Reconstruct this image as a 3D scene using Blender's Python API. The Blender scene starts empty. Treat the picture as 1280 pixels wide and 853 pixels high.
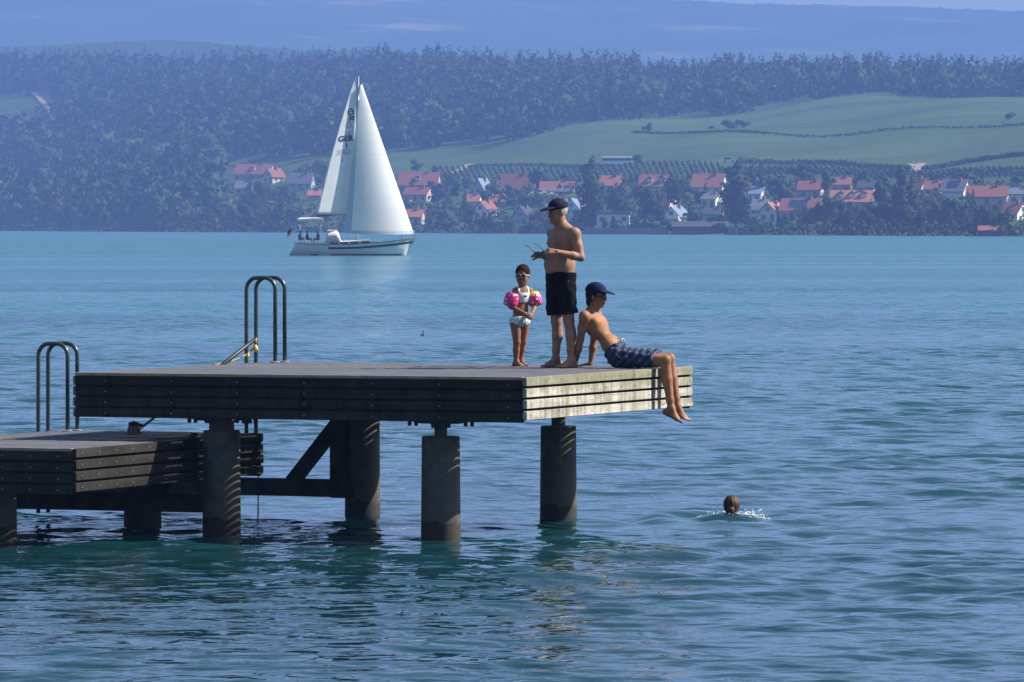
import bpy, math, random
import numpy as np
R = math.radians
rnd = random.Random(7)
SC = bpy.context.scene
COL = SC.collection

# ------------------------------------------------------------------ camera, sky, sun, exposure
F = 7150.0          # focal length in photo pixels (1280 wide)
H = 3.17            # camera height above the lake
HY = 280.0          # pixel row of the horizon
cam_d = bpy.data.cameras.new('camera')
cam_d.sensor_width = 36.0
cam_d.lens = F / 1280 * 36
cam_d.shift_y = -(426.5 - HY) / 1280
cam_d.clip_start = 0.5
cam_d.clip_end = 60000
cam = bpy.data.objects.new('camera', cam_d)
COL.objects.link(cam)
cam.location = (0, 0, H)
cam.rotation_euler = (R(90), 0, 0)
SC.camera = cam

SUN_EL = 41.0
SUN_DIR = (0.98, 0.16)                 # horizontal direction towards the sun
az = math.atan2(SUN_DIR[0], SUN_DIR[1])  # clockwise from +Y
world = bpy.data.worlds.new('World')
SC.world = world
world.use_nodes = True
wn = world.node_tree
sky = wn.nodes.new('ShaderNodeTexSky')
sky.sky_type = 'NISHITA'
sky.sun_disc = False
sky.sun_elevation = R(SUN_EL)
sky.sun_rotation = az
sky.air_density = 1.0
sky.dust_density = 1.2
sky.ozone_density = 1.4
bg = wn.nodes['Background']
bg.inputs['Strength'].default_value = 0.066
wn.links.new(sky.outputs[0], bg.inputs[0])

sun_d = bpy.data.lights.new('sun', 'SUN')
sun_d.energy = 5.0
sun_d.angle = R(0.5)
sun_d.color = (1.0, 0.93, 0.82)
sun = bpy.data.objects.new('sun', sun_d)
COL.objects.link(sun)
sun.rotation_euler = (R(90 - SUN_EL), 0, math.atan2(SUN_DIR[0], -SUN_DIR[1]))

SC.view_settings.view_transform = 'Standard'
SC.view_settings.look = 'None'
SC.view_settings.gamma = 1.0
SC.view_settings.use_curve_mapping = False
SC.view_settings.exposure = 1.1
SC.render.engine = 'CYCLES'
SC.cycles.use_denoising = True
SC.cycles.max_bounces = 6
SC.cycles.diffuse_bounces = 2
SC.cycles.glossy_bounces = 3
SC.cycles.transmission_bounces = 2
SC.cycles.volume_bounces = 0
SC.cycles.transparent_max_bounces = 8
SC.cycles.caustics_reflective = False
SC.cycles.caustics_refractive = False
SC.cycles.sample_clamp_indirect = 6

# ------------------------------------------------------------------ helpers
def at(px, py, Z):
    """the point at distance Z seen at pixel (px, py) of the photograph"""
    return np.array([(px - 640) / F * Z, Z, H + (HY - py) / F * Z])

def tag(o, label=None, cat=None, group=None, kind=None):
    if label: o['label'] = label
    if cat: o['category'] = cat
    if group: o['group'] = group
    if kind: o['kind'] = kind
    return o

def empty(name, loc, rz=0.0):
    o = bpy.data.objects.new(name, None)
    COL.objects.link(o)
    o.location = loc
    o.rotation_euler = (0, 0, rz)
    return o

def link(name, me, parent=None, loc=None, rot=None):
    o = bpy.data.objects.new(name, me)
    COL.objects.link(o)
    if parent is not None: o.parent = parent
    if loc is not None: o.location = loc
    if rot is not None: o.rotation_euler = rot
    return o

def np_mesh(name, verts, faces, mats, smooth=False, mi=None):
    """mesh from arrays; faces is an (n,4) or (n,3) array, or a list of lists"""
    me = bpy.data.meshes.new(name)
    verts = np.asarray(verts, dtype=np.float32)
    if isinstance(faces, np.ndarray):
        n, k = faces.shape
        me.vertices.add(len(verts))
        me.vertices.foreach_set('co', verts.ravel())
        me.loops.add(n * k)
        me.loops.foreach_set('vertex_index', faces.astype(np.int32).ravel())
        me.polygons.add(n)
        me.polygons.foreach_set('loop_start', np.arange(0, n * k, k, dtype=np.int32))
        me.polygons.foreach_set('loop_total', np.full(n, k, dtype=np.int32))
    else:
        me.from_pydata([tuple(map(float, v)) for v in verts], [], faces)
    if not isinstance(mats, (list, tuple)): mats = [mats]
    for m in mats: me.materials.append(m)
    me.update(calc_edges=True)
    if mi is not None:
        me.polygons.foreach_set('material_index', np.asarray(mi, dtype=np.int32))
    me.polygons.foreach_set('use_smooth', np.full(len(me.polygons), smooth))
    me.update()
    return me

class MB:
    """collects boxes, bars, tubes, prisms; becomes ONE mesh"""
    def __init__(s): s.v = []; s.f = []; s.m = []
    def add(s, vs, fs, m=0):
        b = len(s.v)
        s.v += [tuple(map(float, v)) for v in vs]
        s.f += [[b + i for i in f] for f in fs]
        s.m += [m] * len(fs)
    def box(s, x0, x1, y0, y1, z0, z1, m=0, bev=0.0):
        if bev <= 0:
            vs = [(x0,y0,z0),(x1,y0,z0),(x1,y1,z0),(x0,y1,z0),(x0,y0,z1),(x1,y0,z1),(x1,y1,z1),(x0,y1,z1)]
            s.add(vs, [[0,3,2,1],[4,5,6,7],[0,1,5,4],[1,2,6,5],[2,3,7,6],[3,0,4,7]], m)
            return
        b = bev
        prof = [(y0+b,z0),(y1-b,z0),(y1,z0+b),(y1,z1-b),(y1-b,z1),(y0+b,z1),(y0,z1-b),(y0,z0+b)]
        ins = [(y0+b*1.6,z0+b*.6),(y1-b*1.6,z0+b*.6),(y1-b*.6,z0+b*1.6),(y1-b*.6,z1-b*1.6),(y1-b*1.6,z1-b*.6),(y0+b*1.6,z1-b*.6),(y0+b*.6,z1-b*1.6),(y0+b*.6,z0+b*1.6)]
        vs = [(x0,y,z) for y,z in ins] + [(x0+b,y,z) for y,z in prof] + [(x1-b,y,z) for y,z in prof] + [(x1,y,z) for y,z in ins]
        fs = [list(range(7,-1,-1)), list(range(24,32))]
        for r in range(3):
            for i in range(8):
                j = (i+1) % 8
                fs.append([r*8+i, r*8+j, r*8+8+j, r*8+8+i])
        s.add(vs, fs, m)
    def bar(s, a, b, w, h, m=0, up=(0,0,1)):
        a = np.array(a, float); b = np.array(b, float)
        d = b - a; d /= np.linalg.norm(d)
        up = np.array(up, float)
        if abs(d @ up) > .99: up = np.array([0, 1., 0])
        x = np.cross(d, up); x /= np.linalg.norm(x)
        u = np.cross(x, d)
        vs = []
        for p in (a, b):
            for i, j in ((-1,-1),(1,-1),(1,1),(-1,1)):
                vs.append(p + x*w/2*i + u*h/2*j)
        s.add(vs, [[0,3,2,1],[4,5,6,7],[0,1,5,4],[1,2,6,5],[2,3,7,6],[3,0,4,7]], m)
    def tube(s, pts, r, n=10, m=0, caps=True):
        pts = [np.array(p, float) for p in pts]
        rs = r if isinstance(r, (list, tuple)) else [r] * len(pts)
        vs = []; prev = None
        for i, p in enumerate(pts):
            if i == 0: d = pts[1] - p
            elif i == len(pts) - 1: d = p - pts[i-1]
            else: d = pts[i+1] - pts[i-1]
            d = d / np.linalg.norm(d)
            if prev is None:
                q = np.array([0, 0, 1.]) if abs(d[2]) < .9 else np.array([1., 0, 0])
                x = np.cross(d, q)
            else: x = prev - d * (prev @ d)
            x /= np.linalg.norm(x); prev = x
            y = np.cross(d, x)
            for k in range(n):
                t = 2 * math.pi * k / n
                vs.append(p + rs[i] * (x * math.cos(t) + y * math.sin(t)))
        fs = []
        for i in range(len(pts) - 1):
            for k in range(n):
                j = (k + 1) % n
                fs.append([i*n+k, i*n+j, i*n+n+j, i*n+n+k])
        if caps:
            fs.append(list(range(n-1, -1, -1)))
            fs.append([(len(pts)-1)*n + k for k in range(n)])
        s.add(vs, fs, m)
    def lathe(s, prof, c=(0,0,0), n=24, m=0):
        """prof: list of (radius, z)"""
        vs = []; fs = []
        for r, z in prof:
            for k in range(n):
                t = 2 * math.pi * k / n
                vs.append((c[0] + r*math.cos(t), c[1] + r*math.sin(t), c[2] + z))
        for i in range(len(prof) - 1):
            for k in range(n):
                j = (k + 1) % n
                fs.append([i*n+k, i*n+j, i*n+n+j, i*n+n+k])
        fs.append(list(range(n-1, -1, -1)))
        fs.append([(len(prof)-1)*n + k for k in range(n)])
        s.add(vs, fs, m)
    def mesh(s, name, mats, smooth=False):
        return np_mesh(name, np.array(s.v), s.f, mats, smooth, s.m)
    def obj(s, name, mats, parent=None, smooth=False, loc=None, rot=None):
        return link(name, s.mesh(name, mats, smooth), parent, loc, rot)

# ------------------------------------------------------------------ materials
def new_mat(name):
    m = bpy.data.materials.new(name)
    m.use_nodes = True
    return m, m.node_tree, m.node_tree.nodes['Principled BSDF']

def mat(name, c1, c2=None, scale=4.0, rough=.7, spec=.3, bump=0.0, stretch=(1,1,1), detail=4, coords='Object', bdist=.01, metal=0.0, lo=.35, hi=.65):
    m, nt, b = new_mat(name)
    b.inputs['Roughness'].default_value = rough
    b.inputs['Specular IOR Level'].default_value = spec
    b.inputs['Metallic'].default_value = metal
    if c2 is None and bump == 0:
        b.inputs['Base Color'].default_value = (*c1, 1)
        return m
    tc = nt.nodes.new('ShaderNodeTexCoord')
    mp = nt.nodes.new('ShaderNodeMapping')
    mp.inputs['Scale'].default_value = stretch
    nz = nt.nodes.new('ShaderNodeTexNoise')
    nz.inputs['Scale'].default_value = scale
    nz.inputs['Detail'].default_value = detail
    nt.links.new(tc.outputs[coords], mp.inputs[0])
    nt.links.new(mp.outputs[0], nz.inputs['Vector'])
    cr = nt.nodes.new('ShaderNodeValToRGB')
    cr.color_ramp.elements[0].position = lo
    cr.color_ramp.elements[1].position = hi
    cr.color_ramp.elements[0].color = (*c1, 1)
    cr.color_ramp.elements[1].color = (*(c2 or c1), 1)
    nt.links.new(nz.outputs[0], cr.inputs[0])
    nt.links.new(cr.outputs[0], b.inputs['Base Color'])
    if bump:
        bp = nt.nodes.new('ShaderNodeBump')
        bp.inputs['Strength'].default_value = bump
        bp.inputs['Distance'].default_value = bdist
        nt.links.new(nz.outputs[0], bp.inputs['Height'])
        nt.links.new(bp.outputs[0], b.inputs['Normal'])
    return m

def N(nt, t, **kw):
    n = nt.nodes.new(t)
    for k, v in kw.items():
        if k.startswith('_'): setattr(n, k[1:], v)
        else: n.inputs[k.replace('__', ' ')].default_value = v
    return n

def ramp(nt, fac, stops):
    r = nt.nodes.new('ShaderNodeValToRGB')
    el = r.color_ramp.elements
    while len(el) < len(stops): el.new(.5)
    for e, (p, c) in zip(el, stops):
        e.position = p; e.color = (*c, 1)
    nt.links.new(fac, r.inputs[0])
    return r.outputs[0]

def mixc(nt, fac, a, b, mode='MIX'):
    n = nt.nodes.new('ShaderNodeMix')
    n.data_type = 'RGBA'; n.blend_type = mode
    for sock, val in ((n.inputs[0], fac), (n.inputs[6], a), (n.inputs[7], b)):
        if isinstance(val, (int, float)): sock.default_value = val
        elif isinstance(val, tuple): sock.default_value = (*val, 1)
        else: nt.links.new(val, sock)
    return n.outputs[2]

def noise(nt, vec, scale, detail=4, rough=.5):
    n = N(nt, 'ShaderNodeTexNoise', Scale=scale, Detail=detail, Roughness=rough)
    nt.links.new(vec, n.inputs['Vector'])
    return n.outputs[0]

def mapped(nt, coords='Object', scale=(1,1,1), rot=(0,0,0)):
    tc = nt.nodes.new('ShaderNodeTexCoord')
    mp = nt.nodes.new('ShaderNodeMapping')
    mp.inputs['Scale'].default_value = scale
    mp.inputs['Rotation'].default_value = rot
    nt.links.new(tc.outputs[coords], mp.inputs[0])
    return mp.outputs[0]

def bump(nt, b, height, strength, dist):
    bp = nt.nodes.new('ShaderNodeBump')
    bp.inputs['Strength'].default_value = strength
    bp.inputs['Distance'].default_value = dist
    nt.links.new(height, bp.inputs['Height'])
    nt.links.new(bp.outputs[0], b.inputs['Normal'])

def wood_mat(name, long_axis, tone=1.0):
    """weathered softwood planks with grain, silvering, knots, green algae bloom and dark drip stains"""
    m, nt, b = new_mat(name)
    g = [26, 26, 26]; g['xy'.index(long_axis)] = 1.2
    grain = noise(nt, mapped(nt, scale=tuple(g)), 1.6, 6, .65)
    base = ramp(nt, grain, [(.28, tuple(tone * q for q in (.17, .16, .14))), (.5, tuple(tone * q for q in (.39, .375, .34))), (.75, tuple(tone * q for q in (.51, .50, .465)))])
    pat = noise(nt, mapped(nt, scale=(1, 1, 1)), 2.3, 5, .6)
    base = mixc(nt, ramp(nt, pat, [(.42, (0,0,0)), (.68, (.8,.8,.8))]), base, tuple(tone * q for q in (.25, .23, .185)))
    kn = N(nt, 'ShaderNodeTexVoronoi', Scale=1.0)
    kv = [9.0, 9.0, 9.0]; kv['xy'.index(long_axis)] = 2.6
    nt.links.new(mapped(nt, scale=tuple(kv)), kn.inputs['Vector'])
    base = mixc(nt, ramp(nt, kn.outputs['Distance'], [(.07, (.75,.75,.75)), (.16, (0,0,0))]), base, tuple(tone * q for q in (.13, .10, .07)))
    s = [13, 13, .8]
    drip = noise(nt, mapped(nt, scale=tuple(s)), 1.5, 3, .5)
    base = mixc(nt, ramp(nt, drip, [(.49, (0,0,0)), (.62, (.95,.95,.95))]), base, tuple(tone * q for q in (.12, .11, .085)))
    sz = nt.nodes.new('ShaderNodeSeparateXYZ'); nt.links.new(mapped(nt), sz.inputs[0])
    brd = noise(nt, mapped(nt, scale=(.35, .35, 9.2)), 1.0, 1, .3)
    base = mixc(nt, ramp(nt, brd, [(.35, (0,0,0)), (.62, (.5,.5,.5))]), base, tuple(tone * q for q in (.60, .57, .49)))
    topz = N(nt, 'ShaderNodeMapRange'); topz.inputs[1].default_value = 1.42; topz.inputs[2].default_value = 1.66; topz.inputs[3].default_value = 0.0; topz.inputs[4].default_value = .30
    nt.links.new(sz.outputs['Z'], topz.inputs[0])
    alg = noise(nt, mapped(nt, scale=(3, 3, 1.2)), 1.4, 4, .6)
    ad = N(nt, 'ShaderNodeMath', _operation='ADD'); nt.links.new(alg, ad.inputs[0]); nt.links.new(topz.outputs[0], ad.inputs[1]); alg = ad.outputs[0]
    base = mixc(nt, ramp(nt, alg, [(.48, (0,0,0)), (.70, (.80,.80,.80))]), base, tuple(tone * q for q in (.17, .168, .095)))
    gr = noise(nt, mapped(nt, scale=(1.3, 1.3, 5)), 3.1, 6, .7)
    base = mixc(nt, ramp(nt, gr, [(.50, (0,0,0)), (.72, (.7,.7,.7))]), base, tuple(tone * q for q in (.16, .155, .14)))
    nt.links.new(base, b.inputs['Base Color'])
    b.inputs['Roughness'].default_value = .85
    b.inputs['Specular IOR Level'].default_value = .15
    bump(nt, b, grain, .5, .004)
    return m

M = {}
M['wood_x'] = wood_mat('weathered_plank_wood', 'x')
M['wood_y'] = wood_mat('weathered_plank_wood_cross', 'y')
M['shaded_x'] = wood_mat('shaded_plank_wood', 'x', .085)  # same plank wood, darkened: shade of the camera-facing side put into the colour
M['shaded_y'] = wood_mat('shaded_plank_wood_cross', 'y', .07)  # darker copy again, shadow on the lower deck's side painted into the wood
M['metal'] = mat('green_grey_painted_steel', (.040,.060,.060), (.06,.08,.08), 18, .33, .5, metal=.35)
M['steel_dark'] = mat('dark_galvanised_steel', (.05,.05,.052), (.085,.085,.085), 12, .6, .4, .2)
M['timber_dark'] = mat('dark_tarred_timber', (.022,.02,.018), (.05,.046,.04), 6, .85, .15, .4, (1,1,1))
M['screw'] = mat('zinc_screw', (.34,.34,.34), None, rough=.5, spec=.4, metal=.5)
M['black'] = mat('black_plastic', (.012,.012,.014), (.02,.02,.022), 30, .5, .4)
M['yellow'] = mat('yellow_plastic', (.75,.5,.02), (.8,.55,.04), 20, .45, .4)
M['rope'] = mat('worn_rope', (.28,.22,.11), (.36,.3,.16), 60, .9, .1)
M['rope_dark'] = mat('wet_dark_rope', (.05,.05,.04), (.09,.08,.06), 60, .9, .1)
M['bristle'] = mat('grey_bristle', (.18,.16,.14), (.42,.39,.35), 90, .9, .1, stretch=(1,1,.15))
M['white'] = mat('white_gelcoat', (.78,.79,.78), (.72,.73,.72), 1.2, .3, .5)
M['glass_dark'] = mat('dark_lens', (.01,.011,.013), None, rough=.08, spec=.6)

def decking_mat():
    m, nt, b = new_mat('grey_grooved_decking')
    v = mapped(nt, scale=(1, 1, 1))
    n1 = noise(nt, v, 5, 6, .65)
    base = ramp(nt, n1, [(.3, (.052,.056,.074)), (.7, (.092,.097,.124))])
    n2 = noise(nt, v, 1.1, 3, .5)
    base = mixc(nt, ramp(nt, n2, [(.45,(0,0,0)),(.7,(.5,.5,.5))]), base, (.13,.12,.11))
    vo = N(nt, 'ShaderNodeTexVoronoi', Scale=9.0)
    nt.links.new(v, vo.inputs['Vector'])
    sp = ramp(nt, vo.outputs['Distance'], [(.045, (1,1,1)), (.075, (0,0,0))])
    base = mixc(nt, sp, base, (.55,.54,.50))
    nt.links.new(base, b.inputs['Base Color'])
    b.inputs['Roughness'].default_value = .7
    b.inputs['Specular IOR Level'].default_value = .3
    wv = N(nt, 'ShaderNodeTexWave', Scale=22.0, Distortion=.3)
    nt.links.new(v, wv.inputs['Vector'])
    bump(nt, b, wv.outputs['Fac'], .35, .004)
    return m
M['decking'] = decking_mat()

def pile_mat():
    m, nt, b = new_mat('weathered_concrete_pile')
    v = mapped(nt, 'Object')
    n1 = noise(nt, v, 7, 6, .6)
    base = ramp(nt, n1, [(.3, (.04,.038,.035)), (.7, (.105,.10,.09))])
    sep = nt.nodes.new('ShaderNodeSeparateXYZ')
    nt.links.new(v, sep.inputs[0])
    n2 = noise(nt, v, 9, 4, .6)
    add = N(nt, 'ShaderNodeMath', _operation='MULTIPLY_ADD')
    nt.links.new(n2, add.inputs[0]); add.inputs[1].default_value = -.22
    nt.links.new(sep.outputs['Z'], add.inputs[2])
    # mussel and algae crust up to the splash line, a darker damp band above it (object origin at the water line)
    base = mixc(nt, ramp(nt, add.outputs[0], [(.30,(.55,.55,.55)),(.62,(0,0,0))]), base, (.06,.056,.048))
    base = mixc(nt, ramp(nt, add.outputs[0], [(.035,(1,1,1)),(.075,(0,0,0))]), base, (.018,.018,.012))
    nt.links.new(base, b.inputs['Base Color'])
    b.inputs['Roughness'].default_value = .8
    bump(nt, b, n1, .5, .012)
    return m
M['pile'] = pile_mat()
# ------------------------------------------------------------------ the lake
SHX = np.array([-1400., 0, 640, 1280, 2600])
def shore_y(px):
    return np.maximum(289.0 + (np.asarray(px, float)) * 6.9 / 1280, 287.0).clip(287.0, 297.5)
def shore_Z(px):
    return F * H / (shore_y(px) - HY)

wrng = np.random.default_rng(11)
WAVES = []
for lam, n, slope, spread in ((2.8, 6, .012, .4), (1.5, 10, .044, .38), (.85, 14, .066, .45), (.45, 20, .068, .6), (.24, 20, .050, .9)):
    for i in range(n):
        L = lam * math.exp(wrng.normal(0, .18))
        th = R(-70) + wrng.normal(0, spread)
        k = 2 * math.pi / L
        WAVES.append((k * math.cos(th), k * math.sin(th), slope / k * math.sqrt(2.0 / n) * 1.4, wrng.uniform(0, 6.283), L))

def water_height(X, Y, step=None):
    z = np.zeros_like(X)
    for kx, ky, a, ph, L in WAVES:
        amp = a
        if step is not None:
            amp = a * np.clip((L / step - 2.5) / 2.0, 0, 1)
        s = np.sin(kx * X + ky * Y + ph)
        z += amp * (s + .25 * (s * s - .5))
    # gust patches: rougher and calmer areas
    g = .8 + .3 * np.sin(X * .35 + Y * .11 + 1) * np.sin(Y * .16 - X * .13) + .15 * np.sin(Y * .05 + 2)
    z = z * g
    # the swimmer's wake: small crests running out to either side
    sx, sy = SWIM
    dx = X - sx; dy = Y - sy
    r = np.hypot(dx, dy * .8)
    z += .035 * np.cos(r * 7.5) * np.exp(-((r - .75) / .75) ** 2)
    arm = np.exp(-((dy + .12 * np.abs(dx)) / .34) ** 2) * np.exp(-np.abs(dx) / 1.7) * (np.abs(dx) > .0)
    z += .075 * arm
    return z

SWIM = (2.354, 61.3)

def build_water():
    rows = [24.0]
    while rows[-1] < 330: rows.append(rows[-1] * 1.0013)
    while rows[-1] < 5200: rows.append(rows[-1] * 1.03)
    rows = np.array(rows)
    nc = 420
    s = np.linspace(-1, 1, nc)
    t = np.sinh(s * 1.9) / np.sinh(1.9)
    half = rows * .24 + 9
    X = half[:, None] * t[None, :]
    Y = np.repeat(rows[:, None], nc, 1)
    step = np.maximum(np.gradient(rows)[:, None], 0 * X) + 0 * X
    step = np.maximum(step, np.abs(np.gradient(X, axis=1)) * .8)
    Z = water_height(X, Y, step)
    edge = np.clip((1 - np.abs(s)) / .06, 0, 1)[None, :] * np.clip((rows - 24) / 4, 0, 1)[:, None]
    Z *= edge
    nr = len(rows)
    V = np.stack([X, Y, Z], -1).reshape(-1, 3)
    idx = np.arange(nr * nc).reshape(nr, nc)
    Fq = np.stack([idx[:-1, :-1], idx[:-1, 1:], idx[1:, 1:], idx[1:, :-1]], -1).reshape(-1, 4)
    # calm open water outside the detailed part, joined along its flat rim
    V = np.concatenate([V, np.array([[-7000, 24, 0], [-7000, 5150, 0], [7000, 24, 0], [7000, 5150, 0], [-7000, -400, 0], [7000, -400, 0]])])
    n0 = nr * nc
    quads = []
    step_r = 1
    L = idx[:, 0]; Rr = idx[:, -1]
    tri = []
    me = bpy.data.meshes.new('water')
    loops = Fq.ravel().tolist()
    polys = [4] * len(Fq)
    left = [n0 + 0] + L.tolist() + [n0 + 1]
    right = [n0 + 3] + Rr[::-1].tolist() + [n0 + 2]
    front = [n0 + 4, n0 + 5, n0 + 2] + idx[0, ::-1].tolist() + [n0 + 0]
    for p in (left, right, front):
        loops += p; polys.append(len(p))
    me.vertices.add(len(V)); me.vertices.foreach_set('co', V.astype(np.float32).ravel())
    me.loops.add(len(loops)); me.loops.foreach_set('vertex_index', np.array(loops, np.int32))
    me.polygons.add(len(polys))
    st = np.concatenate([[0], np.cumsum(polys)[:-1]]).astype(np.int32)
    me.polygons.foreach_set('loop_start', st)
    me.polygons.foreach_set('loop_total', np.array(polys, np.int32))
    me.update(calc_edges=True)
    me.polygons.foreach_set('use_smooth', np.ones(len(polys), bool))
    m, nt, b = new_mat('lake_water')
    v = mapped(nt, 'Object')
    big = noise(nt, mapped(nt, 'Object', (.004, .02, 1)), 1.0, 3, .5)
    b.inputs['Roughness'].default_value = .04
    b.inputs['IOR'].default_value = 1.333
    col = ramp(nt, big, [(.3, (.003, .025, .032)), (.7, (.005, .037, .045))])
    # paler, more turquoise water further out
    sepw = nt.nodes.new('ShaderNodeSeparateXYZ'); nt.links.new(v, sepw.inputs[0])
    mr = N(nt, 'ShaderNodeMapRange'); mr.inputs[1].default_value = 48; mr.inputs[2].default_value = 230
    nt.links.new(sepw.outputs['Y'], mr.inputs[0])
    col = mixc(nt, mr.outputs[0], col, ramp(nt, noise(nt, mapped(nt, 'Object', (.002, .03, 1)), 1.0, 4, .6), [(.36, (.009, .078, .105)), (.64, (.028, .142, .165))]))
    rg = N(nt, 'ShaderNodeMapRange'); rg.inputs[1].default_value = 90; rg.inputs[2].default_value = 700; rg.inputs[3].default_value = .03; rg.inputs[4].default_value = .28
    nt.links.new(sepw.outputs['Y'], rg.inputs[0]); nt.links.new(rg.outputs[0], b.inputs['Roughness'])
    nt.links.new(col, b.inputs['Base Color'])
    n1 = noise(nt, mapped(nt, 'Object', (1.0, 1.5, 1)), 1.6, 3, .5)
    n2 = noise(nt, mapped(nt, 'Object', (.35, .6, 1)), 1.0, 4, .55)
    mx = N(nt, 'ShaderNodeMath', _operation='MULTIPLY_ADD')
    nt.links.new(n2, mx.inputs[0]); mx.inputs[1].default_value = 2.2
    nt.links.new(n1, mx.inputs[2])
    # patches of wind: ripples stronger in some bands than in others
    bands = noise(nt, mapped(nt, 'Object', (.006, .035, 1)), 1.0, 3, .5)
    sc = N(nt, 'ShaderNodeMapRange')
    sc.inputs[1].default_value = .35; sc.inputs[2].default_value = .65
    sc.inputs[3].default_value = .35; sc.inputs[4].default_value = 1.0
    nt.links.new(bands, sc.inputs[0])
    bp = nt.nodes.new('ShaderNodeBump')
    dr = N(nt, 'ShaderNodeMapRange'); dr.inputs[1].default_value = 50; dr.inputs[2].default_value = 260; dr.inputs[3].default_value = .055; dr.inputs[4].default_value = .26
    nt.links.new(sepw.outputs['Y'], dr.inputs[0]); nt.links.new(dr.outputs[0], bp.inputs['Distance'])
    nt.links.new(mx.outputs[0], bp.inputs['Height'])
    nt.links.new(sc.outputs[0], bp.inputs['Strength'])
    nt.links.new(bp.outputs[0], b.inputs['Normal'])
    me.materials.append(m)
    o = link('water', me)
    tag(o, 'rippled blue green lake stretching to the far shore', 'lake', kind='structure')
build_water()

# ground sheet under the lake and the land
g = MB(); g.add([(-9000, -450, -3), (9000, -450, -3), (9000, 8300, -3), (-9000, 8300, -3)], [[0, 1, 2, 3]])
tag(g.obj('ground', mat('lake_bed', (.08, .08, .06), (.12, .11, .08), .1)), 'sandy ground under the lake and the valley behind it', 'ground', kind='structure')

# ------------------------------------------------------------------ the far shore: one hillside
COLX = [-1600, -300, 0, 250, 500, 640, 800, 1000, 1280, 1700, 2800]
TK = [0, 12, 40, 150, 300, 450, 700, 1000, 1300, 1700, 2100]
PROF = {   # ground height as pixel rows above the shore
    -1600: [0, 1, 5, 22, 46, 72, 112, 155, 185, 178, 150],
    -300:  [0, 1, 5, 22, 46, 72, 112, 155, 187, 180, 150],
    0:     [0, 1, 5, 22, 46, 72, 114, 155, 187, 180, 150],
    250:   [0, 1, 4, 20, 46, 75, 114, 155, 187, 180, 150],
    500:   [0, 1.2, 4, 20, 52, 80, 114, 152, 184, 178, 150],
    640:   [0, 1.5, 4, 22, 56, 84, 118, 152, 182, 175, 150],
    800:   [0, 1.5, 4, 24, 60, 90, 126, 155, 180, 172, 150],
    1000:  [0, 1.5, 4, 27, 64, 93, 136, 166, 180, 172, 150],
    1280:  [0, 1.5, 5, 30, 66, 97, 145, 174, 182, 172, 150],
    1700:  [0, 1.5, 5, 30, 66, 97, 145, 172, 180, 172, 150],
    2800:  [0, 1.5, 5, 30, 66, 97, 140, 165, 175, 170, 150],
}
PT = np.array([PROF[c] for c in COLX], float)
def rise_px(px, t):
    """pixel rows above the shore line, at column px and t metres beyond the shore"""
    px = np.asarray(px, float); t = np.asarray(t, float)
    cols = np.stack([np.interp(t, TK, PT[i]) for i in range(len(COLX))], 0)
    ci = np.interp(px, COLX, np.arange(len(COLX)))
    lo = np.clip(ci.astype(int), 0, len(COLX) - 2)
    fr = ci - lo
    return np.take_along_axis(cols, lo[None], 0)[0] * (1 - fr) + np.take_along_axis(cols, lo[None] + 1, 0)[0] * fr
def land(px, t):
    """world point of the ground at column px, t metres beyond the shore"""
    px = np.asarray(px, float) + 0 * np.asarray(t, float); t = np.asarray(t, float) + 0 * px
    Zs = shore_Z(px)
    Z = Zs + t
    y = shore_y(px) - rise_px(px, t)
    z = H + (HY - y) / F * Z
    roll = 1.4 * np.sin(px * .013 + t * .006) * np.clip((t - 150) / 500, 0, 1) + .8 * np.sin(px * .03 - t * .011) * np.clip((t - 150) / 500, 0, 1)
    return np.stack([(px - 640) / F * Z, Z, z + roll], -1)
TT = np.linspace(0, 1300, 900)
def land_at(px, py):
    """the ground seen at pixel (px, py): point and t"""
    rows = shore_y(px) - rise_px(np.full_like(TT, px), TT)
    t = float(np.interp(-py, -rows, TT))
    return land(np.array([px]), np.array([t]))[0], t

FIELD_TOP_X = [-400, 60, 250, 420, 500, 640, 800, 1000, 1280, 2800]
FIELD_TOP_Y = [206, 206, 205, 197, 187, 174, 151, 126, 119, 118]

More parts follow.
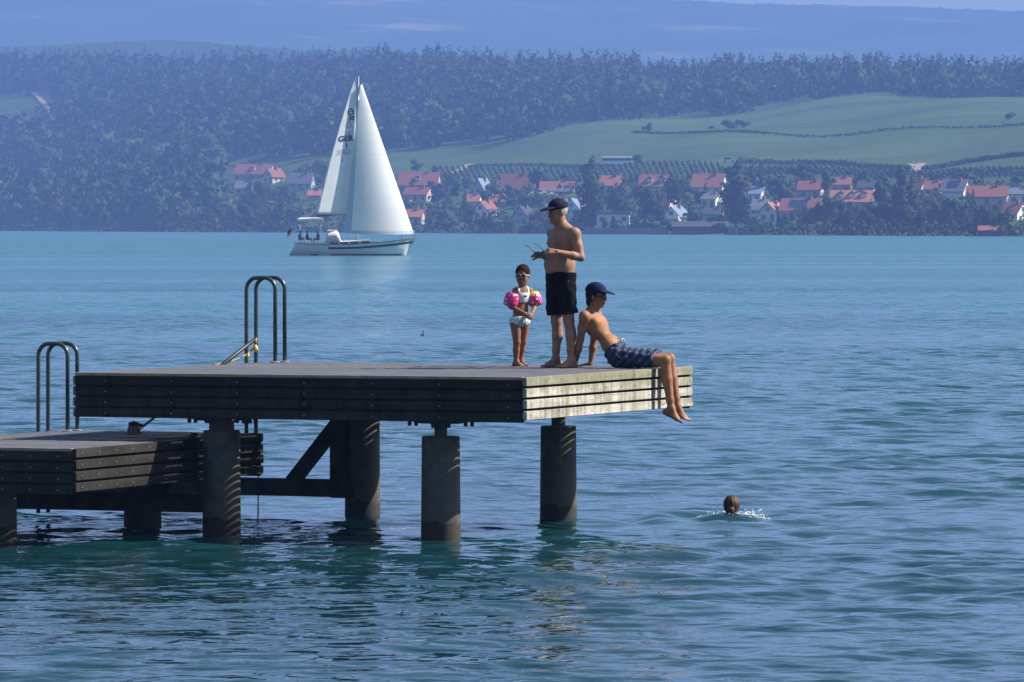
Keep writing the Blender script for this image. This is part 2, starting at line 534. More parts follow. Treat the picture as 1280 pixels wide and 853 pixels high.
def build_land():
    px = np.concatenate([np.linspace(-6000, -120, 70), np.linspace(-100, 1400, 260), np.linspace(1430, 7200, 70)])
    t = np.concatenate([np.linspace(0, 40, 8), np.linspace(50, 1300, 150), np.linspace(1330, 2100, 20)])
    P, T = np.meshgrid(px, t, indexing='ij')
    V = land(P.ravel(), T.ravel())
    V[(T.ravel() == 0), 2] = -.6
    n, k = P.shape
    idx = np.arange(n * k).reshape(n, k)
    Fq = np.stack([idx[:-1, :-1], idx[1:, :-1], idx[1:, 1:], idx[:-1, 1:]], -1).reshape(-1, 4)
    m, nt, b = new_mat('vineyard_and_meadow')
    v = mapped(nt, 'Object')
    n1 = noise(nt, mapped(nt, 'Object', (.004, .03, .05)), 1.0, 4, .55)
    base = ramp(nt, n1, [(.35, (.038, .076, .022)), (.5, (.052, .094, .028)), (.65, (.070, .108, .036))])
    # vine rows
    wv = N(nt, 'ShaderNodeTexWave', Scale=.28, Distortion=.4)
    wv.inputs['Detail'].default_value = 2
    nt.links.new(mapped(nt, 'Object', (1, .25, 0), (0, 0, .12)), wv.inputs['Vector'])
    base = mixc(nt, ramp(nt, wv.outputs['Fac'], [(.3, (0, 0, 0)), (.8, (.75, .75, .75))]), base, (.030, .052, .018))
    # field parcels of different crops
    vo = N(nt, 'ShaderNodeTexVoronoi', Scale=1.0)
    nt.links.new(mapped(nt, 'Object', (.0055, .011, .0)), vo.inputs['Vector'])
    hs = N(nt, 'ShaderNodeSeparateColor')
    nt.links.new(vo.outputs['Color'], hs.inputs[0])
    base = mixc(nt, ramp(nt, hs.outputs[0], [(.3, (0, 0, 0)), (.9, (.5, .5, .5))]), base, (.082, .120, .04))
    n3 = noise(nt, v, .12, 5, .7)
    base = mixc(nt, ramp(nt, n3, [(.5, (0, 0, 0)), (.75, (.4, .4, .4))]), base, (.05, .075, .03))
    nt.links.new(base, b.inputs['Base Color'])
    b.inputs['Roughness'].default_value = .95
    b.inputs['Specular IOR Level'].default_value = .05
    tag(link('hill', np_mesh('hill', V, Fq, m, True)), 'green vineyard hillside rising behind the lakeside village', 'hill', kind='structure')
build_land()

def build_far_hills():
    r = np.random.default_rng(3)
    m, nt, b = new_mat('distant_woods_and_fields')
    n1 = noise(nt, mapped(nt, 'Object', (.0034, .0060, .012)), 1.0, 7, .68)
    base = ramp(nt, n1, [(.44, (.03, .055, .03)), (.58, (.055, .085, .04)), (.62, (.14, .15, .085)), (.70, (.26, .22, .16))])
    n2 = noise(nt, mapped(nt, 'Object', (.01, .01, .02)), 1.0, 5, .7)
    base = mixc(nt, ramp(nt, n2, [(.4, (0, 0, 0)), (.7, (.6, .6, .6))]), base, (.03, .05, .025))
    nt.links.new(base, b.inputs['Base Color'])
    b.inputs['Roughness'].default_value = 1
    b.inputs['Specular IOR Level'].default_value = 0
    m2 = mat('distant_woods', (.028, .05, .026), (.045, .072, .034), .01, 1, 0)
    def ridge(name, Zf, Zb, prof_x, prof_y, label, jag, m=m):
        px = np.concatenate([np.linspace(-6000, -520, 100), np.linspace(-500, 1800, 700), np.linspace(1820, 7200, 100)])
        top = np.interp(px, prof_x, prof_y)
        jit = np.convolve(r.normal(0, 1, 900), np.ones(9) / 9, 'same') * 2.0 + r.normal(0, 1, 900) * jag
        s = np.linspace(0, 1, 40)
        P, S = np.meshgrid(px, s, indexing='ij')
        Z = Zf + (Zb - Zf) * S
        prof = np.where(S < .8, (S / .8) ** .8, 1 - .35 * (S - .8) / .2)
        y0 = 262
        y = y0 + (top[:, None] - y0) * prof
        y = y - jit[:, None] * np.clip(1 - np.abs(S - .8) / .03, 0, 1) + 3 * np.sin(P * .02 + S * 9) * np.sin(S * 3.14) ** 2
        V = np.stack([(P - 640) / F * Z, Z, H + (HY - y) / F * Z], -1).reshape(-1, 3)
        n, k = P.shape
        idx = np.arange(n * k).reshape(n, k)
        Fq = np.stack([idx[:-1, :-1], idx[1:, :-1], idx[1:, 1:], idx[:-1, 1:]], -1).reshape(-1, 4)
        tag(link(name, np_mesh(name, V, Fq, m, True)), label, 'hills', kind='structure')
    ridge('hill', 4150, 4700, [-1500, -200, 60, 130, 230, 330, 480, 700, 1000, 2800],
          [60, 58, 56, 52, 50, 58, 66, 80, 95, 100], 'low hazy blue wooded rise behind the forest ridge', .8, m2)
    ridge('mountain', 4800, 8000, [-1500, 0, 400, 860, 1000, 1120, 1280, 1500, 2800],
          [-40, -34, -26, 0, 4, 8, 11, 14, 20], 'far blue hills fading into the haze below the sky', .7)
build_far_hills()

# the summer haze over the lake
def build_haze():
    b = MB(); b.box(-9200, 9200, -500, 8400, -4, 560)
    m = bpy.data.materials.new('haze'); m.use_nodes = True
    nt = m.node_tree
    nt.nodes.remove(nt.nodes['Principled BSDF'])
    pv = nt.nodes.new('ShaderNodeVolumePrincipled')
    pv.inputs['Color'].default_value = (.22, .40, .96, 1)
    pv.inputs['Density'].default_value = HAZE
    pv.inputs['Density Attribute'].default_value = ''
    pv.inputs['Anisotropy'].default_value = 0.0
    nt.links.new(pv.outputs[0], nt.nodes['Material Output'].inputs['Volume'])
    o = b.obj('haze', m)
    tag(o, 'pale blue summer haze over the lake and hills', 'haze', kind='stuff')
HAZE = 2.0e-4
build_haze()
# ------------------------------------------------------------------ the two bathing platforms
ROT = math.atan2(-.3689, .9295)
CR, SR = math.cos(ROT), math.sin(ROT)
UP0 = (0.12, 56.7); LO0 = (-4.29, 56.0)
def loc_of(o0, x, y, z):
    return np.array([o0[0] + x * CR - y * SR, o0[1] + x * SR + y * CR, z])
LX, LY, ZT = 4.92, 4.80, 1.65
pr = random.Random(21)

def side_planks(name, parent, x0, y0, x1, y1, ztop, n, hgt, gap, wood, cols, m):
    """n boards stacked with gaps along one side of a deck: one mesh"""
    mb = MB()
    L = math.hypot(x1 - x0, y1 - y0)
    z = ztop
    for i in range(n):
        # each course made of two boards butted end to end at a different place
        cut = L * pr.uniform(.35, .65)
        for a, b_ in ((0, cut - .003), (cut + .003, L)):
            w = pr.uniform(-.003, .003)
            if wood == 'x':
                mb.box(x0 + a, x0 + b_, y0 - .045 + w, y0 - .002 + w, z - hgt, z, 0, .006)
            else:
                mb.box(x0 + .002 + w, x0 + .045 + w, y0 + a, y0 + b_, z - hgt, z, 0, .006)
        z -= hgt + gap
    # screw heads
    for c in cols:
        for i in range(n):
            zz = ztop - i * (hgt + gap) - hgt * .5
            if wood == 'x': mb.tube([(c, y0 - .053, zz), (c, y0 - .044, zz)], .0065, 8, 1)
            else: mb.tube([(x0 + .044, c, zz), (x0 + .053, c, zz)], .006, 8, 1)
    return mb.obj(name, [m, M['screw']], parent)

def deck(name, o0, lx, ly, zt, label, side_wood):
    root = empty(name, (o0[0], o0[1], 0), ROT)
    tag(root, label, 'platform')
    # decking boards along y with narrow gaps that let the sun through
    mb = MB(); x = -lx
    while x < -.02:
        w = min(.058, -x)
        mb.box(x, x + w, 0.0, ly, zt - .013, zt + pr.uniform(-.002, .002), 0, .003)
        x += w + .021
    mb.obj('decking', M['decking'], root)
    # pale worn edging boards flush around the top
    mb = MB()
    mb.box(-lx, 0.0, -.047, -.003, zt - .030, zt + .003, 0, .005)
    mb.obj('edging', mat('worn_edge_board_' + name, (.36, .29, .22), (.22, .19, .16), 6, .85, .1, .3, (1, 6, 6)), root)
    hgt, gap = .091, .018
    side_planks('front_planks', root, -lx, 0, 0, 0, zt - .034, 4, hgt, gap, 'x', [-lx + .35 + i * (lx - .5) / 6 for i in range(7)], M['shaded_x'])
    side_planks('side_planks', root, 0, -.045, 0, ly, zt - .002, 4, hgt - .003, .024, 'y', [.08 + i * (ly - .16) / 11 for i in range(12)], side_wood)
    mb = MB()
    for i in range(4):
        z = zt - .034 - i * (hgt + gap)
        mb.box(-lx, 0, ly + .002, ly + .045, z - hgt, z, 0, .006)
    mb.obj('rear_planks', M['shaded_x'], root)
    mb = MB()
    for i in range(4):
        z = zt - .034 - i * (hgt + gap)
        mb.box(-lx - .045, -lx - .002, 0, ly, z - hgt, z, 0, .006)
    mb.obj('side_planks', M['wood_y'], root)
    # joists behind the planks
    mb = MB()
    nj = int(ly / .8) + 1
    for i in range(nj + 1):
        y = .05 + i * (ly - .1) / nj
        mb.box(-lx + .01, -.02, y - .03, y + .03, zt - .20, zt - .034, 0)
    for x in (-lx + .12, -lx * .74, -lx * .25, -.12):
        mb.box(x - .05, x + .05, .02, ly - .02, zt - .40, zt - .203, 0)
    mb.box(-lx + .005, -.005, .003, .04, zt - .44, zt - .036)
    mb.obj('joists', M['timber_dark'], root)
    return root

upper = deck('swim_platform', UP0, LX, LY, ZT, 'tall wooden bathing platform on concrete piles with people on its deck', M['wood_y'])
lower = deck('landing_platform', LO0, 2.32, 4.44, .97, 'lower wooden landing platform in front of the tall one, cut by the left edge', M['shaded_y'])

def pile(root, x, y, r, ztop, neck_r, neck_top, flange=True):
    mb = MB()
    prof = [(r * 1.06, -1.6), (r * 1.05, -.1), (r * 1.03, .3), (r, ztop - .012), (r * .97, ztop)]
    mb.lathe(prof, (0, 0, 0), 32)
    p = mb.obj('pile', M['pile'], root, True, (x, y, 0))
    for f in p.data.polygons:
        if len(f.vertices) > 4: f.use_smooth = False
    if neck_r:
        nb = MB()
        nb.lathe([(neck_r, ztop - .01), (neck_r, neck_top)], (0, 0, 0), 20)
        if flange:
            nb.lathe([(neck_r * 1.6, neck_top - .025), (neck_r * 1.6, neck_top)], (0, 0, 0), 20)
            for k in range(6):
                t = k * math.pi / 3
                nb.tube([(math.cos(t) * neck_r * 1.35, math.sin(t) * neck_r * 1.35, neck_top - .055), (math.cos(t) * neck_r * 1.35, math.sin(t) * neck_r * 1.35, neck_top - .02)], .018, 6)
        nb.obj('pile_neck', M['steel_dark'], p)
    return p

ZU = ZT - .46
pile(upper, -1.119, .55, .192, 1.03, .065, 1.17)
pile(upper, -1.302, 4.30, .190, 1.01, .075, 1.19, False)
pile(upper, -3.52, .50, .188, 1.06, .13, 1.19)
pile(upper, -3.60, 4.35, .185, 1.06, .09, 1.19)
# shallow arched cross heads that spread the load onto the piles
for (x, y) in ((-1.119, .55), (-3.543, .50)):
    mb = MB()
    pts = [(-.62, 0), (.62, 0), (.30, -.055), (.2, -.075), (-.2, -.075), (-.30, -.055)]
    vs = [(a, -.06, c) for a, c in pts] + [(a, .06, c) for a, c in pts]
    mb.add(vs, [[5, 4, 3, 2, 1, 0], [6, 7, 8, 9, 10, 11]] + [[i, (i + 1) % 6, 6 + (i + 1) % 6, 6 + i] for i in range(6)])
    for q in (-.34, -.27, .27, .34):
        mb.tube([(q, 0, -.10), (q, 0, -.04)], .022, 8)
    mb.obj('bracket', M['steel_dark'], upper, False, (x, y, ZT - .418))
mb = MB()
mb.box(-LX + .1, -.1, 4.27, 4.33, ZT - .43, ZT - .402)
mb.obj('cross_beam', M['timber_dark'], upper)

# timber frame carrying the lower platform, bolted against the tall platform's piles
def to_lower(x, y):
    p = loc_of(UP0, x, y, 0)
    dx, dy = p[0] - LO0[0], p[1] - LO0[1]
    return (dx * CR + dy * SR, -dx * SR + dy * CR)
for (px_, py_, post) in ((-3.79, .62, False), (-3.81, 4.20, True)):
    a = to_lower(px_, py_); b2 = to_lower(px_ - 3.9, py_)
    mb = MB(); mb.bar((a[0] + (.18 if post else .1), a[1], .305), (b2[0], b2[1], .305), .12, .19)
    mb.obj('beam', M['timber_dark'], lower)
    if post:
        mb = MB(); mb.box(a[0] - .085, a[0] + .085, a[1] - .07, a[1] + .07, -1.2 if not post else .20, ZT - .42, 0, .008)
        mb.obj('post', M['timber_dark'], lower)
    mb = MB(); mb.bar((a[0] - .56, a[1], .36), (a[0] - .04, a[1], .98), .10, .15)
    mb.obj('brace', M['timber_dark'], lower)
pile(lower, -1.15, .62, .19, .50, 0, 0)
pile(lower, -1.15, 4.0, .19, .50, 0, 0)
for (x, y) in ((-1.15, .62), (-1.15, 4.0)):
    pass

# boarding ladders: two bent tubes each, treads below
def ladder(name, o0, x_out, x_in, ya, yb, zdeck, label, zlow):
    p = loc_of(o0, x_out, ya, 0)
    root = empty(name, (p[0], p[1], 0), ROT)
    tag(root, label, 'ladder', 'bathing ladders')
    w = x_in - x_out
    for y in (0, yb - ya):
        zt = zdeck + .93; rr = .13
        pts = [(0, y, zlow), (0, y, zdeck), (0, y, zt - rr)]
        for k in range(1, 8):
            t = math.pi - k * math.pi / 16
            pts.append((rr + rr * math.cos(t), y, zt - rr + rr * math.sin(t)))
        for k in range(0, 9):
            t = math.pi / 2 - k * math.pi / 16
            pts.append((w - rr + rr * math.cos(t), y, zt - rr + rr * math.sin(t)))
        pts.append((w, y, zdeck + .012))
        mb = MB(); mb.tube(pts, .0225, 14)
        rail = mb.obj('rail', M['metal'], root, True)
        fb = MB(); fb.lathe([(.055, 0), (.055, .010), (.03, .016)], (w, y, zdeck + .002), 18)
        fb.obj('foot_plate', M['screw'], rail)
    z = zdeck - .28
    while z > zlow + .05:
        mb = MB(); mb.box(-.04, .04, .02, yb - ya - .02, z - .015, z + .015, 0, .004)
        mb.obj('step', M['metal'], root)
        z -= .28
    return root
ladder('boarding_ladder', UP0, -5.02, -4.675, 4.435, 4.69, ZT, 'grey tube bathing ladder on the tall platform, beside the broom handle', .70)
ladder('boarding_ladder', LO0, -2.42, -2.075, 4.10, 4.333, .97, 'grey tube bathing ladder on the lower platform, leftmost of the two', .10)

# the long-handled scrubbing brush
def broom():
    a = np.array([-3.955, 59.75, .975]); b = at(320.3, 423.0, 62.55)
    d = (b - a) / np.linalg.norm(b - a)
    root = empty('scrubbing_broom', tuple(a)); tag(root, 'long handled scrubbing broom leaning up from the lower platform against the tall one', 'broom')
    L = np.linalg.norm(b - a)
    mb = MB(); mb.tube([d * .10, d * L * .62], .014, 10)
    mb.obj('handle', mat('grey_handle_tube', (.22, .21, .25), None, rough=.4, metal=.5), root, True)
    mb = MB(); mb.tube([d * (L * .62 - .02), d * (L - .02), d * L], [.022, .022, .018], 10)
    mb.obj('grip', M['black'], root, True)
    mb = MB(); mb.box(-.05, .05, -.04, .04, .085, .125, 0, .01); mb.tube([(0, 0, .12), d * .2 + np.array([0, 0, .02])], .02, 8)
    mb.obj('brush_head', M['black'], root)
    mb = MB(); r = random.Random(5)
    for i in range(90):
        x, y = r.uniform(-.047, .047), r.uniform(-.035, .035)
        mb.tube([(x, y, .086), (x * 1.5 + r.uniform(-.012, .012), y * 1.5 + r.uniform(-.012, .012), .002)], [.005, .004], 5)
    mb.obj('bristles', M['bristle'], root)
broom()

# mooring rope tied to the ladder: runs over the deck edge to the water, with two small floats
p0 = at(320.0, 424.5, 62.50)
mb = MB()
pts = [at(320.5, 424.0, 62.44), at(319.6, 430, 62.42), at(317, 437, 62.4), at(310, 443.5, 62.3), at(302, 448.5, 62.2), at(291, 452.5, 62.1), at(280, 455.2, 62.0), at(272, 457.3, 61.8), at(266, 457.6, 61.75)]
pts = [p + np.array([0, 0, .012]) for p in pts]
mb.tube(pts, .010, 7)
o = mb.obj('rope', M['rope'], None, True)
tag(o, 'thin tan rope slanting from the broom top down to the tall platform deck', 'rope')
mb = MB()
hp = []
for k in range(14):
    t = k / 13
    hp.append(at(317.0 + 6.3 * min(1, t * 3) - .6 * t, 522 + 124 * t, 62.6))
mb.tube(hp, .009, 7)
o = mb.obj('rope', M['rope_dark'], None, True)
tag(o, 'dark wet rope hanging straight down to the water below the tall platform ladder', 'rope')
def float_thing(px, py, Z, r, label):
    c = at(px, py, Z)
    root = empty('rope_float', tuple(c)); tag(root, label, 'float', 'yellow floats on the rope')
    mb = MB()
    prof = [(.006, -r * 1.4), (r * .6, -r * 1.1), (r, -.3 * r), (r * .95, .3 * r), (r * .55, r * .95), (.012, r * 1.3)]
    mb.lathe(prof, (0, 0, 0), 16); mb.obj('float_body', M['yellow'], root, True)
    mb = MB(); mb.tube([(0, 0, r * 1.25), (0, 0, r * 2.3)], .009, 8); mb.obj('toggle', M['black'], root)
float_thing(319.3, 435.5, 62.36, .030, 'yellow float hanging highest, just under the broom top')
float_thing(309.6, 444.4, 62.2, .020, 'small yellow float lower on the slanting rope')
# ------------------------------------------------------------------ bodies grown from a distance field
class Field:
    def __init__(s, lo, hi, h):
        s.lo = np.array(lo, float); s.h = h
        s.n = np.ceil((np.array(hi, float) - s.lo) / h).astype(int) + 1
        s.f = np.full(tuple(s.n), 1.0, np.float32)
        s.ax = [s.lo[i] + h * np.arange(s.n[i]) for i in range(3)]
    def _sl(s, lo, hi):
        a = np.clip(np.floor((np.array(lo) - s.lo) / s.h).astype(int), 0, s.n)
        b = np.clip(np.ceil((np.array(hi) - s.lo) / s.h).astype(int) + 1, 0, s.n)
        if (b <= a).any(): return None
        sl = tuple(slice(a[i], b[i]) for i in range(3))
        return sl, np.meshgrid(*[s.ax[i][sl[i]] for i in range(3)], indexing='ij', sparse=True)
    def _un(s, sl, d, k):
        f = s.f[sl]
        if k > 0:
            hh = np.clip(k - np.abs(f - d), 0, None) / k
            s.f[sl] = np.minimum(f, d) - hh * hh * k * .25
        else: s.f[sl] = np.minimum(f, d)
    def cone(s, a, b, ra, rb=None, k=.02):
        rb = ra if rb is None else rb
        a = np.array(a, float); b = np.array(b, float)
        m = max(ra, rb) + k + 2.5 * s.h
        q = s._sl(np.minimum(a, b) - m, np.maximum(a, b) + m)
        if q is None: return s
        sl, (X, Y, Z) = q
        ba = b - a; L = max(ba @ ba, 1e-9)
        t = np.clip(((X - a[0]) * ba[0] + (Y - a[1]) * ba[1] + (Z - a[2]) * ba[2]) / L, 0, 1)
        d = np.sqrt((X - a[0] - t * ba[0]) ** 2 + (Y - a[1] - t * ba[1]) ** 2 + (Z - a[2] - t * ba[2]) ** 2) - (ra + (rb - ra) * t)
        s._un(sl, d.astype(np.float32), k); return s
    def chain(s, pts, rs, k=.02):
        for i in range(len(pts) - 1): s.cone(pts[i], pts[i + 1], rs[i], rs[i + 1], k)
        return s
    def ell(s, c, r, ax=None, k=.02, sub=False):
        """ellipsoid; ax: three unit axes for the three radii"""
        c = np.array(c, float); r = np.array(r, float)
        ax = np.eye(3) if ax is None else np.array(ax, float)
        m = max(r) + k + 2.5 * s.h
        q = s._sl(c - m, c + m)
        if q is None: return s
        sl, (X, Y, Z) = q
        dx, dy, dz = X - c[0], Y - c[1], Z - c[2]
        P = [(dx * a[0] + dy * a[1] + dz * a[2]) for a in ax]
        k0 = np.sqrt(sum((P[i] / r[i]) ** 2 for i in range(3)))
        k1 = np.sqrt(sum((P[i] / r[i] ** 2) ** 2 for i in range(3))) + 1e-9
        d = (k0 * (k0 - 1) / k1).astype(np.float32)
        if sub:
            f = s.f[sl]; e = -d
            hh = np.clip(k - np.abs(f - e), 0, None) / max(k, 1e-6)
            s.f[sl] = np.maximum(f, e) + hh * hh * k * .25
        else: s._un(sl, d, k)
        return s
    def plane(s, p, n):
        """keep the side the normal points away from"""
        n = np.array(n, float); n /= np.linalg.norm(n); p = np.array(p, float)
        X, Y, Z = np.meshgrid(*s.ax, indexing='ij', sparse=True)
        s.f = np.maximum(s.f, ((X - p[0]) * n[0] + (Y - p[1]) * n[1] + (Z - p[2]) * n[2]).astype(np.float32)); return s
    def grid(s): return np.meshgrid(*s.ax, indexing='ij', sparse=True)
    def copy(s):
        o = object.__new__(Field); o.lo = s.lo; o.h = s.h; o.n = s.n; o.ax = s.ax; o.f = s.f.copy(); return o
    def mesh(s, name, mats, smooth_it=2):
        f = s.f
        f = np.pad(f, 1, constant_values=1.0)
        ins = f < 0
        c = ins[:-1, :-1, :-1]
        anyi = np.zeros_like(c); alli = np.ones_like(c)
        cs = [(i, j, k) for i in (0, 1) for j in (0, 1) for k in (0, 1)]
        sh = f.shape
        def cor(A, o): return A[o[0]:sh[0] - 1 + o[0], o[1]:sh[1] - 1 + o[1], o[2]:sh[2] - 1 + o[2]]
        for o in cs:
            anyi |= cor(ins, o); alli &= cor(ins, o)
        act = np.argwhere(anyi & ~alli)
        vid = np.full(c.shape, -1, np.int64)
        vid[tuple(act.T)] = np.arange(len(act))
        val = {o: f[act[:, 0] + o[0], act[:, 1] + o[1], act[:, 2] + o[2]] for o in cs}
        acc = np.zeros((len(act), 3)); cnt = np.zeros(len(act))
        for o in cs:
            for a in range(3):
                if o[a] == 0:
                    p = list(o); p[a] = 1; p = tuple(p)
                    v0, v1 = val[o], val[p]
                    x = (v0 < 0) != (v1 < 0)
                    t = np.where(x, v0 / np.where(x, v0 - v1, 1), 0)
                    pos = np.array(o, float)[None] + np.zeros((len(act), 3))
                    pos[:, a] += t
                    acc += pos * x[:, None]; cnt += x
        V = (act + acc / cnt[:, None] - 1) * s.h + s.lo
        quads = []
        for a in range(3):
            b, d = [(1, 2), (2, 0), (0, 1)][a]
            sl0 = [slice(None)] * 3; sl1 = [slice(None)] * 3
            sl0[a] = slice(0, -1); sl1[a] = slice(1, None)
            i0 = ins[tuple(sl0)]; i1 = ins[tuple(sl1)]
            e = np.argwhere(i0 != i1)
            fl = i0[tuple(e.T)]
            ob = np.zeros(3, int); ob[b] = 1
            od = np.zeros(3, int); od[d] = 1
            q = [e - ob - od, e - od, e, e - ob]
            ids = np.stack([vid[tuple(np.clip(x, 0, np.array(vid.shape) - 1).T)] for x in q], 1)
            ok = (ids >= 0).all(1)
            ids, fl = ids[ok], fl[ok]
            ids[~fl] = ids[~fl][:, ::-1]
            quads.append(ids)
        Q = np.concatenate(quads)
        # light smoothing
        if smooth_it:
            e = np.concatenate([Q[:, [0, 1]], Q[:, [1, 2]], Q[:, [2, 3]], Q[:, [3, 0]]])
            deg = np.bincount(e[:, 0], minlength=len(V)).astype(float)
            for _ in range(smooth_it):
                S = np.stack([np.bincount(e[:, 0], V[e[:, 1], i], len(V)) for i in range(3)], 1)
                V = V * .5 + .5 * S / np.maximum(deg, 1)[:, None]
        return np_mesh(name, V, Q, mats, True)

def unit(v):
    v = np.array(v, float); return v / np.linalg.norm(v)

def hand(S, w, d, n, side, curl=.6, sc=1.0, spread=1.0, thumb=1.0):
    """w wrist, d along the palm, n out of the palm, side +1/-1: thumb side along cross(d, n) * side"""
    d = unit(d); n = unit(np.array(n) - d * (np.array(n) @ d)); l = np.cross(d, n) * side
    w = np.array(w, float)
    for o in (-1.45, -.5, .5, 1.45):
        S.cone(w + l * o * .012 * sc, w + d * .088 * sc + l * o * .0205 * sc, .015 * sc, .0125 * sc, .012)
    for i, (o, Lf) in enumerate(((1.5, .070), (.5, .079), (-.5, .073), (-1.5, .057))):
        p = w + d * .088 * sc + l * o * .0205 * sc * spread
        a = .25 * curl + .06 * i * curl
        r = .0090 * sc
        for seg, q in ((.45, 1.0), (.30, 1.15), (.25, .9)):
            dirv = d * math.cos(a) + n * math.sin(a) + l * o * .035 * spread
            p2 = p + unit(dirv) * Lf * seg * sc
            S.cone(p, p2, r, r * .93, .004)
            p = p2; r *= .93; a += curl * q
    b0 = w + d * .028 * sc + l * .022 * sc
    b1 = w + d * .062 * sc + l * .050 * sc + n * .012 * sc * thumb
    b2 = b1 + unit(d * .8 + l * .15 + n * .5 * thumb) * .034 * sc
    b3 = b2 + unit(d * .8 - l * .25 + n * .6 * thumb) * .026 * sc
    S.cone(b0, b1, .016 * sc, .0115 * sc, .012); S.cone(b1, b2, .0115 * sc, .0105 * sc, .004); S.cone(b2, b3, .0105 * sc, .0085 * sc, .004)

def foot(S, ank, d, up, L=.255, sc=1.0, inner=1):
    """ank ankle joint, d towards the toes, up out of the sole side; inner: side of the big toe along cross(up, d)"""
    d = unit(d); up = unit(np.array(up) - d * (np.array(up) @ d)); l = np.cross(up, d) * inner
    ank = np.array(ank, float)
    hh = .078 * sc
    heel = ank - d * .042 * sc - up * (hh - .031 * sc)
    S.cone(ank + up * .02, heel, .034 * sc, .031 * sc, .02)
    bi = ank + d * .118 * sc - up * (hh - .020 * sc) + l * .026 * sc
    bo = ank + d * .098 * sc - up * (hh - .017 * sc) - l * .030 * sc
    S.cone(heel, bi, .029 * sc, .021 * sc, .02); S.cone(heel, bo, .029 * sc, .018 * sc, .02)
    S.cone(ank, (bi + bo) / 2 + up * .012 * sc, .036 * sc, .018 * sc, .03)
    for i in range(5):
        t = i / 4
        p = bi * (1 - t) + bo * t + d * .012 * sc
        r = (.0135, .0105, .0100, .0095, .0090)[i] * sc
        ln = (.048, .045, .040, .034, .028)[i] * sc
        S.cone(p, p + d * ln - up * .004 * sc - l * .003 * i * sc, r * 1.1, r, .006)

def head(S, c, f, u, sc=1.0, jaw=1.0, ear=1.0):
    """c middle of the head, f where the face looks, u up along the skull"""
    f = unit(f); u = unit(np.array(u) - f * (np.array(u) @ f)); l = np.cross(u, f)
    ax = [f, l, u]; c = np.array(c, float)
    P = lambda a, b, d_: c + f * a * sc + l * b * sc + u * d_ * sc
    S.ell(P(-.012, 0, .035), np.array([.098, .077, .090]) * sc, ax, .02)
    S.ell(P(.018, 0, -.045), np.array([.074, .060 * jaw, .074]) * sc, ax, .03)
    S.ell(P(.066, 0, -.098), np.array([.024, .028 * jaw, .018]) * sc, ax, .02)      # chin
    S.cone(P(.074, -.030, .018), P(.074, .030, .018), .014 * sc, .014 * sc, .012)     # brow
    S.ell(P(.062, .034, -.028), np.array([.02, .020, .020]) * sc, ax, .015)          # cheeks
    S.ell(P(.062, -.034, -.028), np.array([.02, .020, .020]) * sc, ax, .015)
    S.cone(P(.086, 0, .008), P(.108, 0, -.030), .008 * sc, .0115 * sc, .008)          # nose
    S.ell(P(.094, .011, -.034), np.array([.012, .008, .008]) * sc, ax, .005)
    S.ell(P(.094, -.011, -.034), np.array([.012, .008, .008]) * sc, ax, .005)
    S.ell(P(.088, 0, -.060), np.array([.011, .022, .0065]) * sc, ax, .006)           # lips
    S.ell(P(.086, 0, -.073), np.array([.011, .019, .0065]) * sc, ax, .006)
    for q in (1, -1):
        S.ell(P(.086, .031 * q, -.004), np.array([.012, .015, .010]) * sc, ax, .008, sub=True)
        S.ell(P(-.012, .079 * q, -.012), np.array([.020, .008, .033]) * sc * ear, ax, .006)
        S.ell(P(-.004, .088 * q, -.008), np.array([.009, .006, .017]) * sc * ear, ax, .004, sub=True)
    return P, ax

def face_bits(root, P, ax, sc, eye=True, lips=(.24, .105, .08), brow=(.04, .03, .02)):
    """eyeballs, eyebrows and lips as children of the person"""
    if eye:
        for q in (1, -1):
            mb = MB()
            ico(mb, P(.0740, .031 * q, -.003), .0118 * sc, m=0)
            ico(mb, P(.0800, .0315 * q, -.003), .0068 * sc, m=1)
            mb.obj('eye', [M['eye_white'], M['iris']], root, True)
    bm_ = mat('brow_hair', brow)
    for q in (1, -1):
        mb = MB()
        mb.tube([P(.088, .014 * q, .020), P(.089, .032 * q, .025), P(.078, .050 * q, .019)], [.004 * sc, .0045 * sc, .003 * sc], 6)
        mb.obj('eyebrow', bm_, root, True)
    mb = MB()
    mb.tube([P(.088, -.022, -.066), P(.0985, 0, -.0625), P(.088, .022, -.066)], [.002 * sc, .0055 * sc, .002 * sc], 8)
    mb.tube([P(.088, -.019, -.069), P(.0965, 0, -.0735), P(.088, .019, -.069)], [.002 * sc, .006 * sc, .002 * sc], 8)
    mb.obj('lips', mat('lip_skin', lips, None, rough=.4), root, True)

def ico(mb, c, r, m=0, n=10, k=7, ax=None, rad=None):
    """small ball (or ellipsoid) out of rings"""
    c = np.array(c, float)
    ax = np.eye(3) if ax is None else np.array(ax)
    rad = np.array([r, r, r]) if rad is None else np.array(rad)
    vs = [c - ax[2] * rad[2]]
    for i in range(1, k):
        t = -math.pi / 2 + math.pi * i / k
        for j in range(n):
            p = 2 * math.pi * j / n
            vs.append(c + ax[0] * rad[0] * math.cos(t) * math.cos(p) + ax[1] * rad[1] * math.cos(t) * math.sin(p) + ax[2] * rad[2] * math.sin(t))
    vs.append(c + ax[2] * rad[2])
    fs = [[0, 1 + (j + 1) % n, 1 + j] for j in range(n)]
    for i in range(k - 2):
        for j in range(n):
            a = 1 + i * n + j; b = 1 + i * n + (j + 1) % n
            fs.append([a, b, b + n, a + n])
    e = len(vs) - 1
    fs += [[e, e - n + j, e - n + (j + 1) % n] for j in range(n)]
    mb.add(vs, fs, m)

